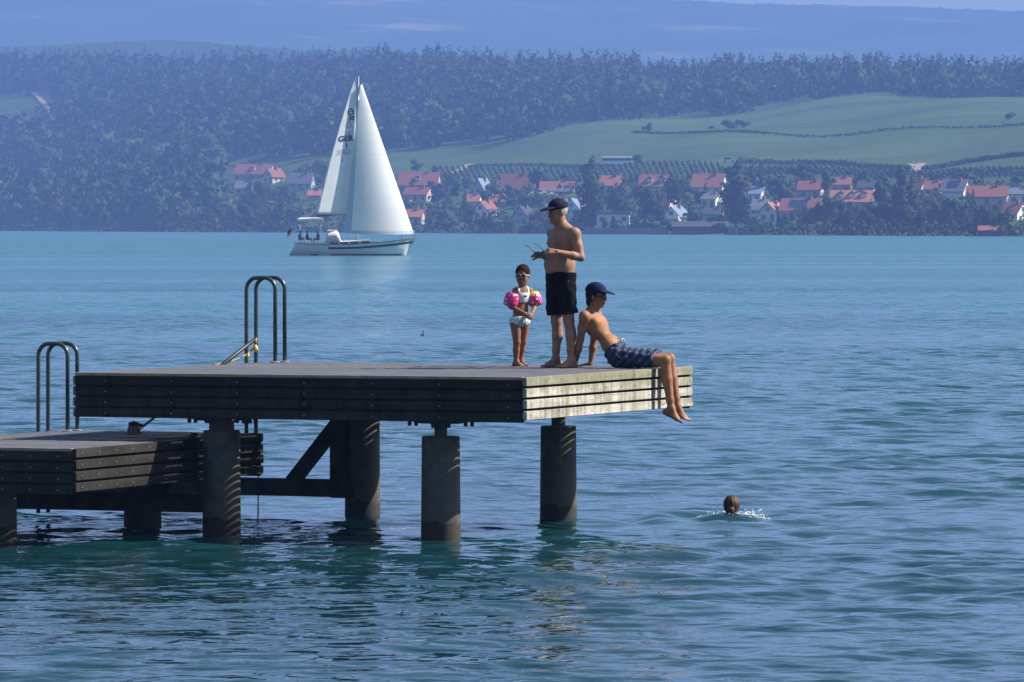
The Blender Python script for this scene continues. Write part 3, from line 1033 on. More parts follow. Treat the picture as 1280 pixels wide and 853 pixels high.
def skin(name, c1, c2):
    m = mat(name, c1, c2, 9, .6, .22, .12, bdist=.004)
    b = m.node_tree.nodes['Principled BSDF']
    b.inputs['Subsurface Weight'].default_value = .08
    b.inputs['Subsurface Radius'].default_value = (.012, .005, .003)
    return m
M['skin_man'] = skin('lightly_tanned_skin', (.27, .145, .092), (.34, .19, .13))
M['skin_girl'] = skin('tanned_child_skin', (.22, .10, .055), (.27, .13, .075))
M['skin_young'] = skin('bronzed_skin', (.26, .12, .06), (.32, .155, .085))
M['eye_white'] = mat('eye_white', (.30, .27, .25), None, rough=.4)
M['iris'] = mat('dark_iris', (.03, .018, .01), None, rough=.15)
M['black_cloth'] = mat('black_swim_cloth', (.0045, .0045, .0055), (.009, .009, .011), 14, .9, .05, .5)
M['navy_cloth'] = mat('navy_cap_cloth', (.007, .008, .028), (.012, .014, .04), 30, .85, .15, .3)
M['navy_blue'] = mat('dark_blue_cap_cloth', (.004, .008, .042), (.008, .014, .060), 30, .85, .15, .3)
M['hair_dark'] = mat('dark_brown_hair', (.012, .007, .004), (.035, .019, .011), 40, .85, .08, .8, (1, 1, .25))
M['hair_grey'] = mat('grey_hair', (.30, .28, .26), (.42, .40, .38), 60, .6, .3, .5)

def plaid_mat():
    m, nt, b = new_mat('blue_plaid_cloth')
    base = (.003, .006, .024)
    out = None
    for rot, sc, col, pos in (((0, .75, .1), 21, (.005, .012, .060), .74), ((0, -.8, .1), 24, (.010, .026, .10), .90), ((0, .75, .1), 37, (.10, .16, .36), .985), ((0, -.8, .2), 43, (.06, .10, .24), .985), ((0, -.8, .1), 14, (.004, .006, .02), .7)):
        w = N(nt, 'ShaderNodeTexWave', Scale=sc / 3.0, Distortion=.6)
        nt.links.new(mapped(nt, 'Object', (1, .6, 1), rot), w.inputs['Vector'])
        fac = ramp(nt, w.outputs['Fac'], [(pos - .05, (0, 0, 0)), (pos, (.9, .9, .9))])
        out = mixc(nt, fac, out if out is not None else base, col)
    nt.links.new(out, b.inputs['Base Color'])
    b.inputs['Roughness'].default_value = .8
    n = noise(nt, mapped(nt, 'Object', (1, 1, 2.2)), 9, 4, .6)
    bump(nt, b, n, .7, .02)
    return m
M['plaid'] = plaid_mat()

def cap(root, P, ax, sc, material, brimdir=1.0, tilt=0.0):
    f, l, u = ax
    c = P(-.012, 0, .035)
    m = .22 * sc
    S = Field(c - m, c + m, .005)
    S.ell(P(-.014, 0, .050), np.array([.112, .091, .098]) * sc, ax, 0)
    S.plane(P(0, 0, .040), -u * 1.0 - f * .10)
    # brim: a thin curved shell in front
    B = Field(c - m, c + m, .005)
    fb = unit(f - u * (.16 + tilt)); ub = unit(np.cross(fb, l)); ub = ub if ub @ u > 0 else -ub
    B.ell(P(.100, 0, .046), np.array([.100, .080, .022]) * sc, [fb, l, ub], 0)
    lowr = B.copy(); lowr.f[:] = 1
    lowr.ell(P(.100, 0, .046) - ub * .010 * sc, np.array([.104, .084, .022]) * sc, [fb, l, ub], 0)
    B.f = np.maximum(B.f, -lowr.f)
    B.plane(P(.055, 0, .045), -f)
    S.f = np.minimum(S.f, B.f)
    S.ell(P(-.014, 0, .147), np.array([.010, .010, .007]) * sc, ax, .004)
    return link('cap', S.mesh('cap', material, 1), root)

def shades(root, P, ax, sc, frame_m, lens_m):
    f, l, u = ax
    mb = MB()
    for q in (1, -1):
        mb.tube([P(.092, .006 * q, .004), P(.088, .055 * q, .006), P(.062, .073 * q, .006), P(-.012, .081 * q, .004)], .0042 * sc, 6)
        ico(mb, P(.090, .032 * q, -.003), 0, 1, 12, 8, ax, np.array([.009, .029, .020]) * sc)
    mb.tube([P(.096, -.008, .004), P(.099, 0, .005), P(.096, .008, .004)], .0045 * sc, 6)
    for q in (1, -1):
        ring = [P(.092 - .006 * abs(math.cos(t)) , (.032 + .030 * math.cos(t)) * q, -.003 + .0215 * math.sin(t)) for t in np.linspace(0, 2 * math.pi, 17)]
        mb.tube(ring, .0034 * sc, 5, 0)
    return mb.obj('sunglasses', [frame_m, lens_m], root, True)
# ------------------------------------------------------------------ the people
def standing_man():
    o = at(703, 460, 60.4); o[2] = ZT
    f = unit((-.85, -.53, 0)); l = np.array([.53, -.85, 0]); u = np.array([0, 0, 1.])
    T = np.array([f, l, u])
    V = lambda *a: np.array(a, float)
    S = Field((-.5, -.55, -.03), (.42, .42, 1.86), .0062)
    # torso
    S.ell(V(-.015, 0, .93), (.135, .178, .13), T, .03)
    S.ell(V(-.020, 0, 1.07), (.146, .176, .15), T, .05)
    S.ell(V(-.045, -.02, 1.09), (.135, .150, .12), T, .06)
    S.ell(V(-.030, -.01, 1.13), (.135, .155, .13), T, .05)
    S.ell(V(.012, 0, 1.29), (.122, .178, .17), T, .06)
    S.ell(V(.010, 0, 1.40), (.090, .165, .085), T, .05)
    S.ell(V(.0, 0, 1.330) + f * .070 + l * .072, (.048, .092, .065), T, .06)
    S.ell(V(.0, 0, 1.330) + f * .070 - l * .072, (.048, .092, .065), T, .06)
    S.cone(V(.012, .0, 1.455) - l * .02, V(.122, -.160, 1.415), .066, .060, .06)
    S.cone(V(.012, .0, 1.455) + l * .02, V(-.094, .162, 1.415), .066, .060, .06)
    S.cone(V(.010, 0, 1.43), V(-.030, -.01, 1.58), .066, .060, .04)
    # legs
    for hip, kn, an, toe in ((V(.035, -.085, .88), V(.068, -.095, .49), V(.093, -.115, .082), V(-.80, -.60, 0)),
                             (V(-.070, .085, .88), V(-.062, .075, .485), V(-.068, .070, .082), V(-.90, -.44, 0))):
        S.chain([hip, hip * .4 + kn * .6, kn], [.098, .072, .056], .03)
        S.ell(kn + f * .022, (.032, .040, .045), T, .02)
        mid = kn * .62 + an * .38
        S.chain([kn, mid - f * .012, an * .75 + kn * .25, an], [.053, .054, .040, .036], .02)
        S.ell(kn * .68 + an * .32 - f * .028, (.036, .044, .09), T, .03)
        inner = 1 if hip[0] < 0 else -1
        foot(S, an, toe, u, sc=1.03, inner=inner)
    # arms
    sl, el, wl = V(.128, -.165, 1.405), V(.192, -.215, 1.165), V(-.055, -.330, 1.222)
    S.ell(sl, (.062, .060, .068), T, .04)
    S.chain([sl, (sl + el) / 2, el], [.056, .050, .041], .03)
    S.ell((sl + el) / 2 + f * .014 + V(0, 0, -.01), (.036, .036, .07), T, .02)
    S.chain([el, el * .65 + wl * .35, wl], [.039, .042, .028], .02)
    sr, er, wr = V(-.100, .165, 1.405), V(-.075, .215, 1.135), V(-.215, .005, 1.182)
    S.ell(sr, (.054, .054, .062), T, .03)
    S.chain([sr, er], [.049, .039], .02)
    S.chain([er, er * .65 + wr * .35, wr], [.039, .041, .028], .02)
    # hands closing on the glasses
    hand(S, wl, V(-.88, -.02, .10), V(-.35, .75, -.55), 1, .75)
    hand(S, wr, V(-.70, -.55, .18), V(.30, -.55, -.70), -1, .75)
    P, ax = head(S, V(-.052, -.018, 1.640), V(-.86, -.50, -.10), V(-.06, -.03, 1), 1.02, 1.12)
    root = link('person', S.mesh('person', M['skin_man']), None, tuple(o))
    tag(root, 'older bare chested man in a cap and black shorts standing on the platform', 'person')
    face_bits(root, P, ax, 1.0, brow=(.15, .13, .12), lips=(.36, .15, .12))
    # cropped grey hair at the sides and nape
    S = Field((-.3, -.3, 1.45), (.2, .25, 1.85), .005)
    S.ell(P(-.022, 0, .028), np.array([.094, .082, .088]), ax, 0)
    S.plane(P(0, 0, .062), u); S.plane(P(.012, 0, 0), f); S.plane(P(0, 0, -.045), -u)
    link('hair', S.mesh('hair', M['hair_grey'], 1), root)
    cap(root, P, ax, 1.03, M['navy_cloth'])
    # loose black swim shorts with a waistband
    S = Field((-.32, -.32, .45), (.3, .32, 1.08), .006)
    S.ell(V(-.015, 0, .93), (.148, .190, .15), T, 0)
    S.ell(V(-.015, 0, 1.0), (.148, .182, .12), T, .04)
    for hip, kn in ((V(.038, -.088, .86), V(.070, -.098, .49)), (V(-.072, .085, .86), V(-.066, .080, .485))):
        S.cone(hip, hip * .35 + kn * .65, .106, .098, .012)
        S.cone(hip * .35 + kn * .65, kn, .098, .104, .008)
    X, Y, Z = S.grid()
    ang = np.arctan2(Y, X)
    S.f = S.f + (.009 * np.sin(ang * 7 + Z * 17 + np.sin(Z * 30)) * np.clip((.98 - Z) / .3, 0, 1)).astype(np.float32)
    S.plane(V(-.02, 0, 1.015), V(.05, 0, 1)); S.plane(V(0, 0, .565), V(.1, 0, -1))
    sh = link('swim_shorts', S.mesh('swim_shorts', M['black_cloth'], 2), root)
    mb = MB()
    ring = []
    for k in range(33):
        t = 2 * math.pi * k / 32
        ring.append(V(-.017, 0, 1.004) + f * .143 * math.cos(t) + l * .178 * math.sin(t) + V(0, 0, -.05 * (f * .143 * math.cos(t) + l * .178 * math.sin(t))[0]))
    mb.tube(ring, .010, 8, caps=False); mb.obj('waistband', M['black_cloth'], sh, True)
    # dark navel and nipples
    am = mat('areola_skin', (.28, .12, .08))
    for q in (1, -1):
        mb = MB(); ico(mb, V(-.02, 0, 1.315) + f * .112 + l * .088 * q, .009); mb.obj('nipple', am, root, True)
    # sunglasses held in both hands: a thing of its own
    c = o + V(-.235, -.20, 1.215)
    g = empty('sunglasses', tuple(c)); tag(g, 'black sunglasses with open temples held in the standing man\'s hands', 'sunglasses')
    a0, a1 = V(-.055, .055, -.012), V(.062, -.055, .012)
    d = unit(a1 - a0); up = unit(V(-.62, -.25, .62)); nn = np.cross(d, up)
    mb = MB()
    for q in (-.034, .034):
        ring = [d * q + d * .028 * math.cos(t) + nn * .019 * math.sin(t) for t in np.linspace(0, 2 * math.pi, 17)]
        mb.tube(ring, .0045, 6)
    mb.tube([d * -.010, up * -.003, d * .010], .0045, 6)
    mb.obj('frame', M['black'], g, True)
    for q in (-.034, .034):
        mb = MB(); ico(mb, d * q, 0, 0, 12, 6, [d, nn, up], np.array([.027, .018, .004]))
        mb.obj('lens', M['glass_dark'], g, True)
    for q in (-.066, .066):
        mb = MB()
        b0 = d * q
        mb.tube([b0, b0 + up * .05, b0 + up * .105, b0 + up * .135 + nn * .008, b0 + up * .150 + nn * .026], [.0045, .0045, .0045, .005, .005], 6)
        mb.obj('temple', M['black'], g, True)

def girl():
    o = at(651, 459, 61.0); o[2] = ZT
    V = lambda *a: np.array(a, float)
    f = unit((.50, -.86, 0)); l = np.array([-f[1], f[0], 0]); u = V(0, 0, 1)
    T = np.array([f, l, u])
    S = Field((-.27, -.32, -.02), (.30, .25, 1.12), .0055)
    S.ell(V(-.012, .0, .495), (.080, .098, .075), T, .02)
    S.ell(V(-.002, 0, .60), (.078, .084, .10), T, .03)
    S.ell(V(.012, 0, .735), (.070, .092, .105), T, .04)
    S.cone(V(.016, 0, .815), V(-.045, -.045, .815), .034, .032, .03)
    S.cone(V(.016, 0, .815), V(.085, .04, .815), .034, .032, .03)
    S.cone(V(.016, 0, .80), V(.018, 0, .90), .036, .034, .02)
    for hip, kn, an, inner in ((V(-.058, -.026, .47), V(-.042, -.040, .262), V(-.048, -.030, .048), 1), (V(.034, .026, .47), V(.024, .040, .268), V(-.002, .055, .050), -1)):
        S.chain([hip, kn], [.062, .039], .02)
        S.chain([kn, kn * .6 + an * .4 - f * .008, an], [.038, .037, .025], .015)
        foot(S, an, V(.78, -.62, 0), u, sc=.62, inner=inner)
    torso = S.copy()
    sr, er, wr = V(-.060, -.045, .805), V(-.108, -.075, .640), V(.045, -.150, .562)
    sl, el, wl = V(.098, .045, .805), V(.155, .0, .650), V(.122, -.115, .570)
    for a, b, c in ((sr, er, wr), (sl, el, wl)):
        S.chain([a, b], [.034, .027], .015); S.chain([b, c], [.028, .019], .012)
    hand(S, wr, V(.80, -.30, -.30), V(.3, .6, -.5), -1, .7, .62)
    hand(S, wl, V(-.35, -.60, -.45), V(-.6, .1, -.5), 1, .7, .62)
    P, ax = head(S, V(.018, -.005, .972), V(-.22, -.97, -.03), V(.03, 0, 1), .91, 1.10)
    root = link('person', S.mesh('person', M['skin_girl']), None, tuple(o))
    tag(root, 'little girl in armbands and a pale bikini standing with clasped hands on the platform', 'person')
    face_bits(root, P, ax, .93, eye=False, lips=(.20, .085, .06))
    white_frame = mat('white_glasses_frame', (.75, .77, .80), None, rough=.3)
    shades(root, P, ax, .95, white_frame, M['glass_dark'])
    # brown hair swept back into a short tail
    H_ = Field((-.16, -.2, .82), (.2, .22, 1.12), .0045)
    fh, lh, uh = ax
    H_.ell(P(-.018, 0, .036), np.array([.105, .087, .096]) * .91, ax, 0)
    K = Field((-.16, -.2, .82), (.2, .22, 1.12), .0045)
    K.ell(P(.085, 0, -.035), np.array([.080, .074, .094]) * .91, ax, 0)
    H_.f = np.maximum(H_.f, -K.f)
    H_.plane(P(-.02, 0, -.055), -uh)
    H_.chain([P(-.095, 0, .06), P(-.125, 0, .02), P(-.115, 0, -.05), P(-.10, .01, -.10)], [.026, .03, .024, .010], .01)
    link('hair', H_.mesh('hair', M['hair_dark'], 1), root)
    # two-piece swimsuit following the body
    pale = mat('pale_blue_swim_cloth', (.42, .60, .66), (.62, .72, .76), 22, .75, .2, .3)
    leaf = mat('white_leaf_print_cloth', (.16, .36, .36), (.72, .78, .76), 42, .75, .2, .3, lo=.44, hi=.5)
    X, Y, Z = torso.grid()
    top = torso.copy(); top.f = top.f - .006
    fr = X * f[0] + Y * f[1]
    la = X * l[0] + Y * l[1]
    sweep = np.maximum(Z - (.785 + .0 * X), .680 - Z)
    strap = np.maximum(np.abs(np.abs(la - .006) - .058) - .013, .70 - Z)
    top.f = np.maximum(top.f, np.minimum(sweep, strap)).astype(np.float32)
    top.f = np.maximum(top.f, Z + 0 * X - .86).astype(np.float32)
    link('bikini_top', top.mesh('bikini_top', pale, 1), root)
    mb = MB()
    for q in (-1, 1):
        c = V(.012, 0, .752) + f * .078
        mb.tube([c, c + l * .016 * q + u * .006, c + l * .018 * q - u * .006, c], .003, 6)
    mb.obj('bow', M['black_cloth'], root, True)
    bot = torso.copy(); bot.f = bot.f - .007
    ae = np.abs(la + .012)
    bot.f = np.maximum(bot.f, np.maximum(Z - .535, (.425 + .50 * np.clip(ae - .03, 0, 1)) - Z)).astype(np.float32)
    link('bikini_bottom', bot.mesh('bikini_bottom', leaf, 1), root)
    # puffy pink armbands with white dots and a yellow panel
    m, nt, b = new_mat('pink_dotted_vinyl')
    vo = N(nt, 'ShaderNodeTexVoronoi', Scale=24.0, Randomness=.35)
    nt.links.new(mapped(nt, 'Object'), vo.inputs['Vector'])
    c = ramp(nt, vo.outputs['Distance'], [(.26, (.80, .74, .76)), (.30, (.62, .035, .20))])
    nt.links.new(c, b.inputs['Base Color']); b.inputs['Roughness'].default_value = .3
    yel = mat('yellow_vinyl', (.78, .60, .03), (.70, .52, .02), 16, .3, .4)
    for a, b_, big, yellow in ((sr, er, 1.0, False), (sl, el, .98, True)):
        ctr = a * .42 + b_ * .58; d = unit(b_ - a)
        x1 = unit(np.cross(d, (0, 1, 0))); x2 = np.cross(d, x1)
        out = unit(ctr - V(.015, 0, ctr[2]))
        A = Field(ctr - .16, ctr + .16, .005)
        cc = ctr + out * .014
        A.ell(cc, np.array([.082, .070, .074]) * big, [x1, x2, d], 0)
        A.ell(cc + d * .035, np.array([.078, .066, .055]) * big, [x1, x2, d], .01)
        A.ell(cc - d * .035, np.array([.078, .066, .055]) * big, [x1, x2, d], .01)
        # pinched welded seams
        for k in range(4):
            t = k * math.pi / 2 + .5
            e = cc + (x1 * math.cos(t) + x2 * math.sin(t)) * .098
            A.ell(e, (.018, .018, .09), [x1, x2, d], .02, sub=True)
        A.plane(cc + d * .074, d); A.plane(cc - d * .074, -d)
        me = A.mesh('armband', [m, yel], 1)
        if yellow:
            co = np.empty(len(me.vertices) * 3, np.float32); me.vertices.foreach_get('co', co); co = co.reshape(-1, 3)
            mi = []
            for p in me.polygons:
                z = co[list(p.vertices)].mean(0) - cc
                mi.append(1 if (z @ d < -.036 and z[1] < .05) else 0)
            me.polygons.foreach_set('material_index', np.array(mi, np.int32))
        link('armband', me, root)['label'] = 'pink dotted armband with a yellow top' if yellow else 'pink armband with white dots'

def recliner():
    o = np.array([1.265, 60.25, ZT])
    V = lambda *a: np.array(a, float)
    hd = unit((.929, -.369, 0))
    ut = unit((-.60, .24, .76)); ft = unit(hd - ut * (hd @ ut)); lt = np.cross(ut, ft)
    T = np.array([ft, lt, ut])
    S = Field((-.95, -.50, -.72), (.80, .62, .98), .0066)
    pel = V(-.125, .02, .125)
    S.ell(pel, (.108, .165, .12), T, .03)
    S.ell(pel + ut * .155 + ft * .0, (.098, .145, .14), T, .05)
    ch = V(-.375, .115, .430)
    S.ell(ch, (.108, .168, .155), T, .06)
    S.ell(ch + ut * .10 - ft * .005, (.085, .160, .075), T, .05)
    for q in (1, -1):
        S.ell(ch + ut * .035 + ft * .062 + lt * .072 * q, (.044, .088, .062), T, .06)
    nk = V(-.420, .125, .595)
    shn, shf = V(-.505, -.055, .545), V(-.370, .300, .550)
    S.cone(nk, shn * .85 + nk * .15, .050, .050, .05); S.cone(nk, shf * .85 + nk * .15, .050, .050, .05)
    hc = V(-.372, .105, .755)
    S.cone(nk - V(0, 0, .02), hc - V(.01, 0, .06), .062, .055, .04)
    # legs hanging over the edge
    for hip, kn, an, toe, up_, inn in ((V(-.155, -.075, .105), V(.345, -.205, .085), V(.405, -.230, -.430), V(.84, -.32, -.44), V(.45, -.15, .85), 1),
                                  (V(-.085, .105, .105), V(.390, -.030, .095), V(.478, -.062, -.418), V(.85, -.33, -.40), V(.42, -.15, .87), -1)):
        S.chain([hip, hip * .45 + kn * .55, kn], [.094, .080, .060], .03)
        S.ell(kn + hd * .014 + V(0, 0, .012), (.042, .042, .046), None, .02)
        S.chain([kn, kn * .62 + an * .38 - hd * .004, an * .8 + kn * .2, an], [.056, .055, .041, .036], .02)
        S.ell(kn * .66 + an * .34 - hd * .018, (.040, .044, .10), None, .03)
        foot(S, an, toe, up_, sc=1.0, inner=-inn)
    for sh, el, wr, dd, side in ((shn, V(-.545, .045, .300), V(-.600, .150, .050), V(-.93, .30, -.12), 1), (shf, V(-.395, .405, .300), V(-.430, .390, .048), V(-.95, .05, -.12), -1)):
        S.ell(sh, (.056, .056, .062), None, .03)
        S.chain([sh, (sh + el) / 2, el], [.050, .046, .038], .02)
        S.ell((sh + el) / 2 - ft * .012, (.036, .036, .07), None, .02)
        S.chain([el, el * .62 + wr * .38, wr], [.038, .040, .027], .02)
        hand(S, wr - V(0, 0, .012), dd, V(0, 0, -1), side, .08, 1.0, 1.5, .2)
    P, ax = head(S, hc, V(.935, -.33, -.06), V(.03, -.01, 1), 1.0, .95)
    root = link('person', S.mesh('person', M['skin_young']), None, tuple(o))
    tag(root, 'young man in a dark blue cap leaning back on the platform edge, legs dangling', 'person')
    face_bits(root, P, ax, 1.0, eye=False)
    shades(root, P, ax, 1.0, M['black'], M['glass_dark'])
    S = Field(hc - .2, hc + .2, .005)
    f, l, u = ax
    S.ell(P(-.026, 0, .020), np.array([.096, .085, .100]), ax, 0)
    S.ell(P(-.075, 0, -.060), np.array([.035, .060, .055]), ax, .02)
    S.plane(P(0, 0, .075), u); S.plane(P(.018, 0, 0), f - u * .5)
    link('hair', S.mesh('hair', M['hair_dark'], 1), root)
    cap(root, P, ax, 1.05, M['navy_blue'], tilt=.02)
    am = mat('areola_skin_dark', (.13, .05, .03))
    for q in (1, -1):
        mb = MB(); ico(mb, ch + ut * .020 + ft * .104 + lt * .088 * q, .010); mb.obj('nipple', am, root, True)
    mb = MB(); ico(mb, pel + ut * .155 + ft * .098, .008); mb.obj('navel', mat('navel_skin', (.12, .05, .03)), root, True)
    # blue plaid board shorts
    S = Field((-.36, -.40, -.02), (.48, .30, .42), .006)
    S.ell(pel - V(0, 0, .0), (.122, .180, .13), T, 0)
    S.ell(pel + ut * .08, (.116, .162, .10), T, .04)
    for hip, kn in ((V(-.155, -.075, .112), V(.345, -.205, .088)), (V(-.085, .105, .112), V(.390, -.030, .098))):
        S.cone(hip, kn, .108, .086, .03)
    X, Y, Z = S.grid()
    S.f = S.f + (.009 * np.sin(X * 46 + Z * 40 + Y * 11) * np.sin(Y * 37 - X * 20 + Z * 18) + .005 * np.sin(X * 90 - Z * 60)).astype(np.float32)
    S.plane(pel + ut * .135, ut + ft * .25); S.plane(V(.236, -.17, .1), hd); S.plane(V(0, 0, .006), V(0, 0, -1))
    sh = link('swim_shorts', S.mesh('swim_shorts', M['plaid'], 1), root)
    mb = MB()
    wc = pel + ut * .125 + ft * .104
    mb.tube([wc, wc + ft * .035 + lt * .02, wc + ft * .03 + lt * .045 - ut * .02, wc + ft * .012 + lt * .05 - ut * .05], .005, 6)
    mb.tube([wc, wc + ft * .030 - lt * .02, wc + ft * .03 - lt * .04 - ut * .03], .005, 6)
    mb.obj('drawstring', mat('white_cord', (.6, .6, .62)), sh, True)

def swimmer():
    c = np.array([SWIM[0], SWIM[1], 0.0])
    V = lambda *a: np.array(a, float)
    S = Field((-.75, -.35, -.75), (.75, 1.0, .32), .009)
    S.ell(V(0, .10, -.085), (.19, .12, .09), None, .03)
    S.cone(V(0, .10, -.10), V(0, .75, -.45), .125, .11, .05)
    S.cone(V(-.06, .78, -.48), V(-.10, 1.0, -.65), .07, .05, .03); S.cone(V(.06, .78, -.48), V(.10, 1.0, -.65), .07, .05, .03)
    S.cone(V(0, .06, -.06), V(0, .01, .06), .055, .05, .03)
    for q in (1, -1):
        S.chain([V(.17 * q, .09, -.055), V(.36 * q, .14, -.075), V(.52 * q, .40, -.10)], [.052, .040, .028], .02)
        hand(S, V(.52 * q, .40, -.10), V(.25 * q, .9, 0), V(0, 0, -1), -q, .2)
    P, ax = head(S, V(0, .02, .135), V(0.10, .99, .05), V(.04, -.03, 1), .96)
    root = link('person', S.mesh('person', M['skin_girl'], 2), None, tuple(c))
    tag(root, 'swimmer seen from behind with tied brown hair, head and shoulders above water', 'person')
    hm = mat('wet_auburn_hair', (.020, .009, .005), (.075, .033, .016), 26, .6, .3, .8, (2.2, 1, .3))
    S = Field((-.2, -.25, -.1), (.2, .2, .32), .006)
    f, l, u = ax
    S.ell(P(-.016, 0, .030), np.array([.108, .090, .102]), ax, 0)
    K = Field((-.2, -.25, -.1), (.2, .2, .32), .006)
    K.ell(P(.085, 0, -.035), np.array([.085, .078, .10]), ax, 0)
    S.f = np.maximum(S.f, -K.f)
    S.plane(P(0, 0, -.065), -u)
    S.ell(P(-.118, 0, -.030), np.array([.038, .042, .046]), ax, .012)
    S.chain([P(-.13, 0, -.05), P(-.135, .01, -.10)], [.026, .014], .01)
    X, Y, Z = S.grid()
    S.f = S.f + (.0012 * np.sin(X * 160 + Z * 22 + 6 * np.abs(X))).astype(np.float32)
    link('hair', S.mesh('hair', hm, 1), root)
    mb = MB()
    ring = [P(-.096, .034 * math.cos(t), -.028 + .034 * math.sin(t)) - f * .012 for t in np.linspace(0, 2 * math.pi, 17)]
    mb.tube(ring, .008, 8); mb.obj('hair_tie', mat('red_hair_tie', (.5, .03, .03), None, rough=.5), root, True)
    # foam and droplets thrown up by the strokes
    mb = MB(); r = random.Random(12)
    for i in range(150):
        q = 1 if r.random() < .80 else -1
        x = q * abs(r.gauss(.21, .085)); y = r.gauss(.0, .09)
        z = float(water_height(np.array([c[0] + x]), np.array([c[1] + y]))[0])
        h = max(0, r.gauss(.0, .035)) * math.exp(-abs(abs(x) - .25) * 4)
        s = r.uniform(.003, .010) * (1 if h > .01 else 1.4)
        ico(mb, (c[0] + x, c[1] + y, z + h), 0, 0, 6, 4, None, np.array([s * r.uniform(.8, 2.2), s, s * (.8 if h > .01 else .4)]))
    o = mb.obj('water_splash', mat('white_foam', (.80, .84, .84), None, rough=.3, spec=.5), None, True)
    tag(o, 'white foam and droplets around the swimmer\'s shoulders', 'splash', kind='stuff')

def waterbird():
    c = at(528.4, 420.0, 0)  # placeholder overwritten below
    Z = F * H / (419.5 - HY)
    V = lambda *a: np.array(a, float)
    p = V((528.4 - 640) / F * Z, Z, 0)
    S = Field((-.22, -.12, -.1), (.30, .12, .24), .006)
    S.ell(V(.07, 0, .0), (.17, .065, .045), None, .02)
    S.chain([V(-.06, 0, .02), V(-.055, 0, .08), V(-.04, 0, .125)], [.030, .020, .020], .015)
    S.ell(V(-.045, 0, .150), (.040, .028, .032), None, .01)
    S.cone(V(-.075, 0, .147), V(-.128, 0, .138), .010, .004, .006)
    S.cone(V(-.03, 0, .165), V(.0, 0, .195), .014, .005, .008)
    root = link('water_bird', S.mesh('water_bird', mat('dark_bird_plumage', (.02, .018, .017), (.05, .04, .035), 30, .7, .2, .3)), None, tuple(p), (0, 0, R(115)))
    root.scale = (.62, .62, .78)
    tag(root, 'small dark crested water bird swimming far out on the lake', 'bird')
    mb = MB(); ico(mb, V(-.030, -.018, .140), 0, 0, 8, 6, None, np.array([.022, .014, .022])); mb.obj('cheek_patch', mat('pale_feathers', (.7, .6, .5)), root, True)

standing_man(); girl(); recliner(); swimmer(); waterbird()
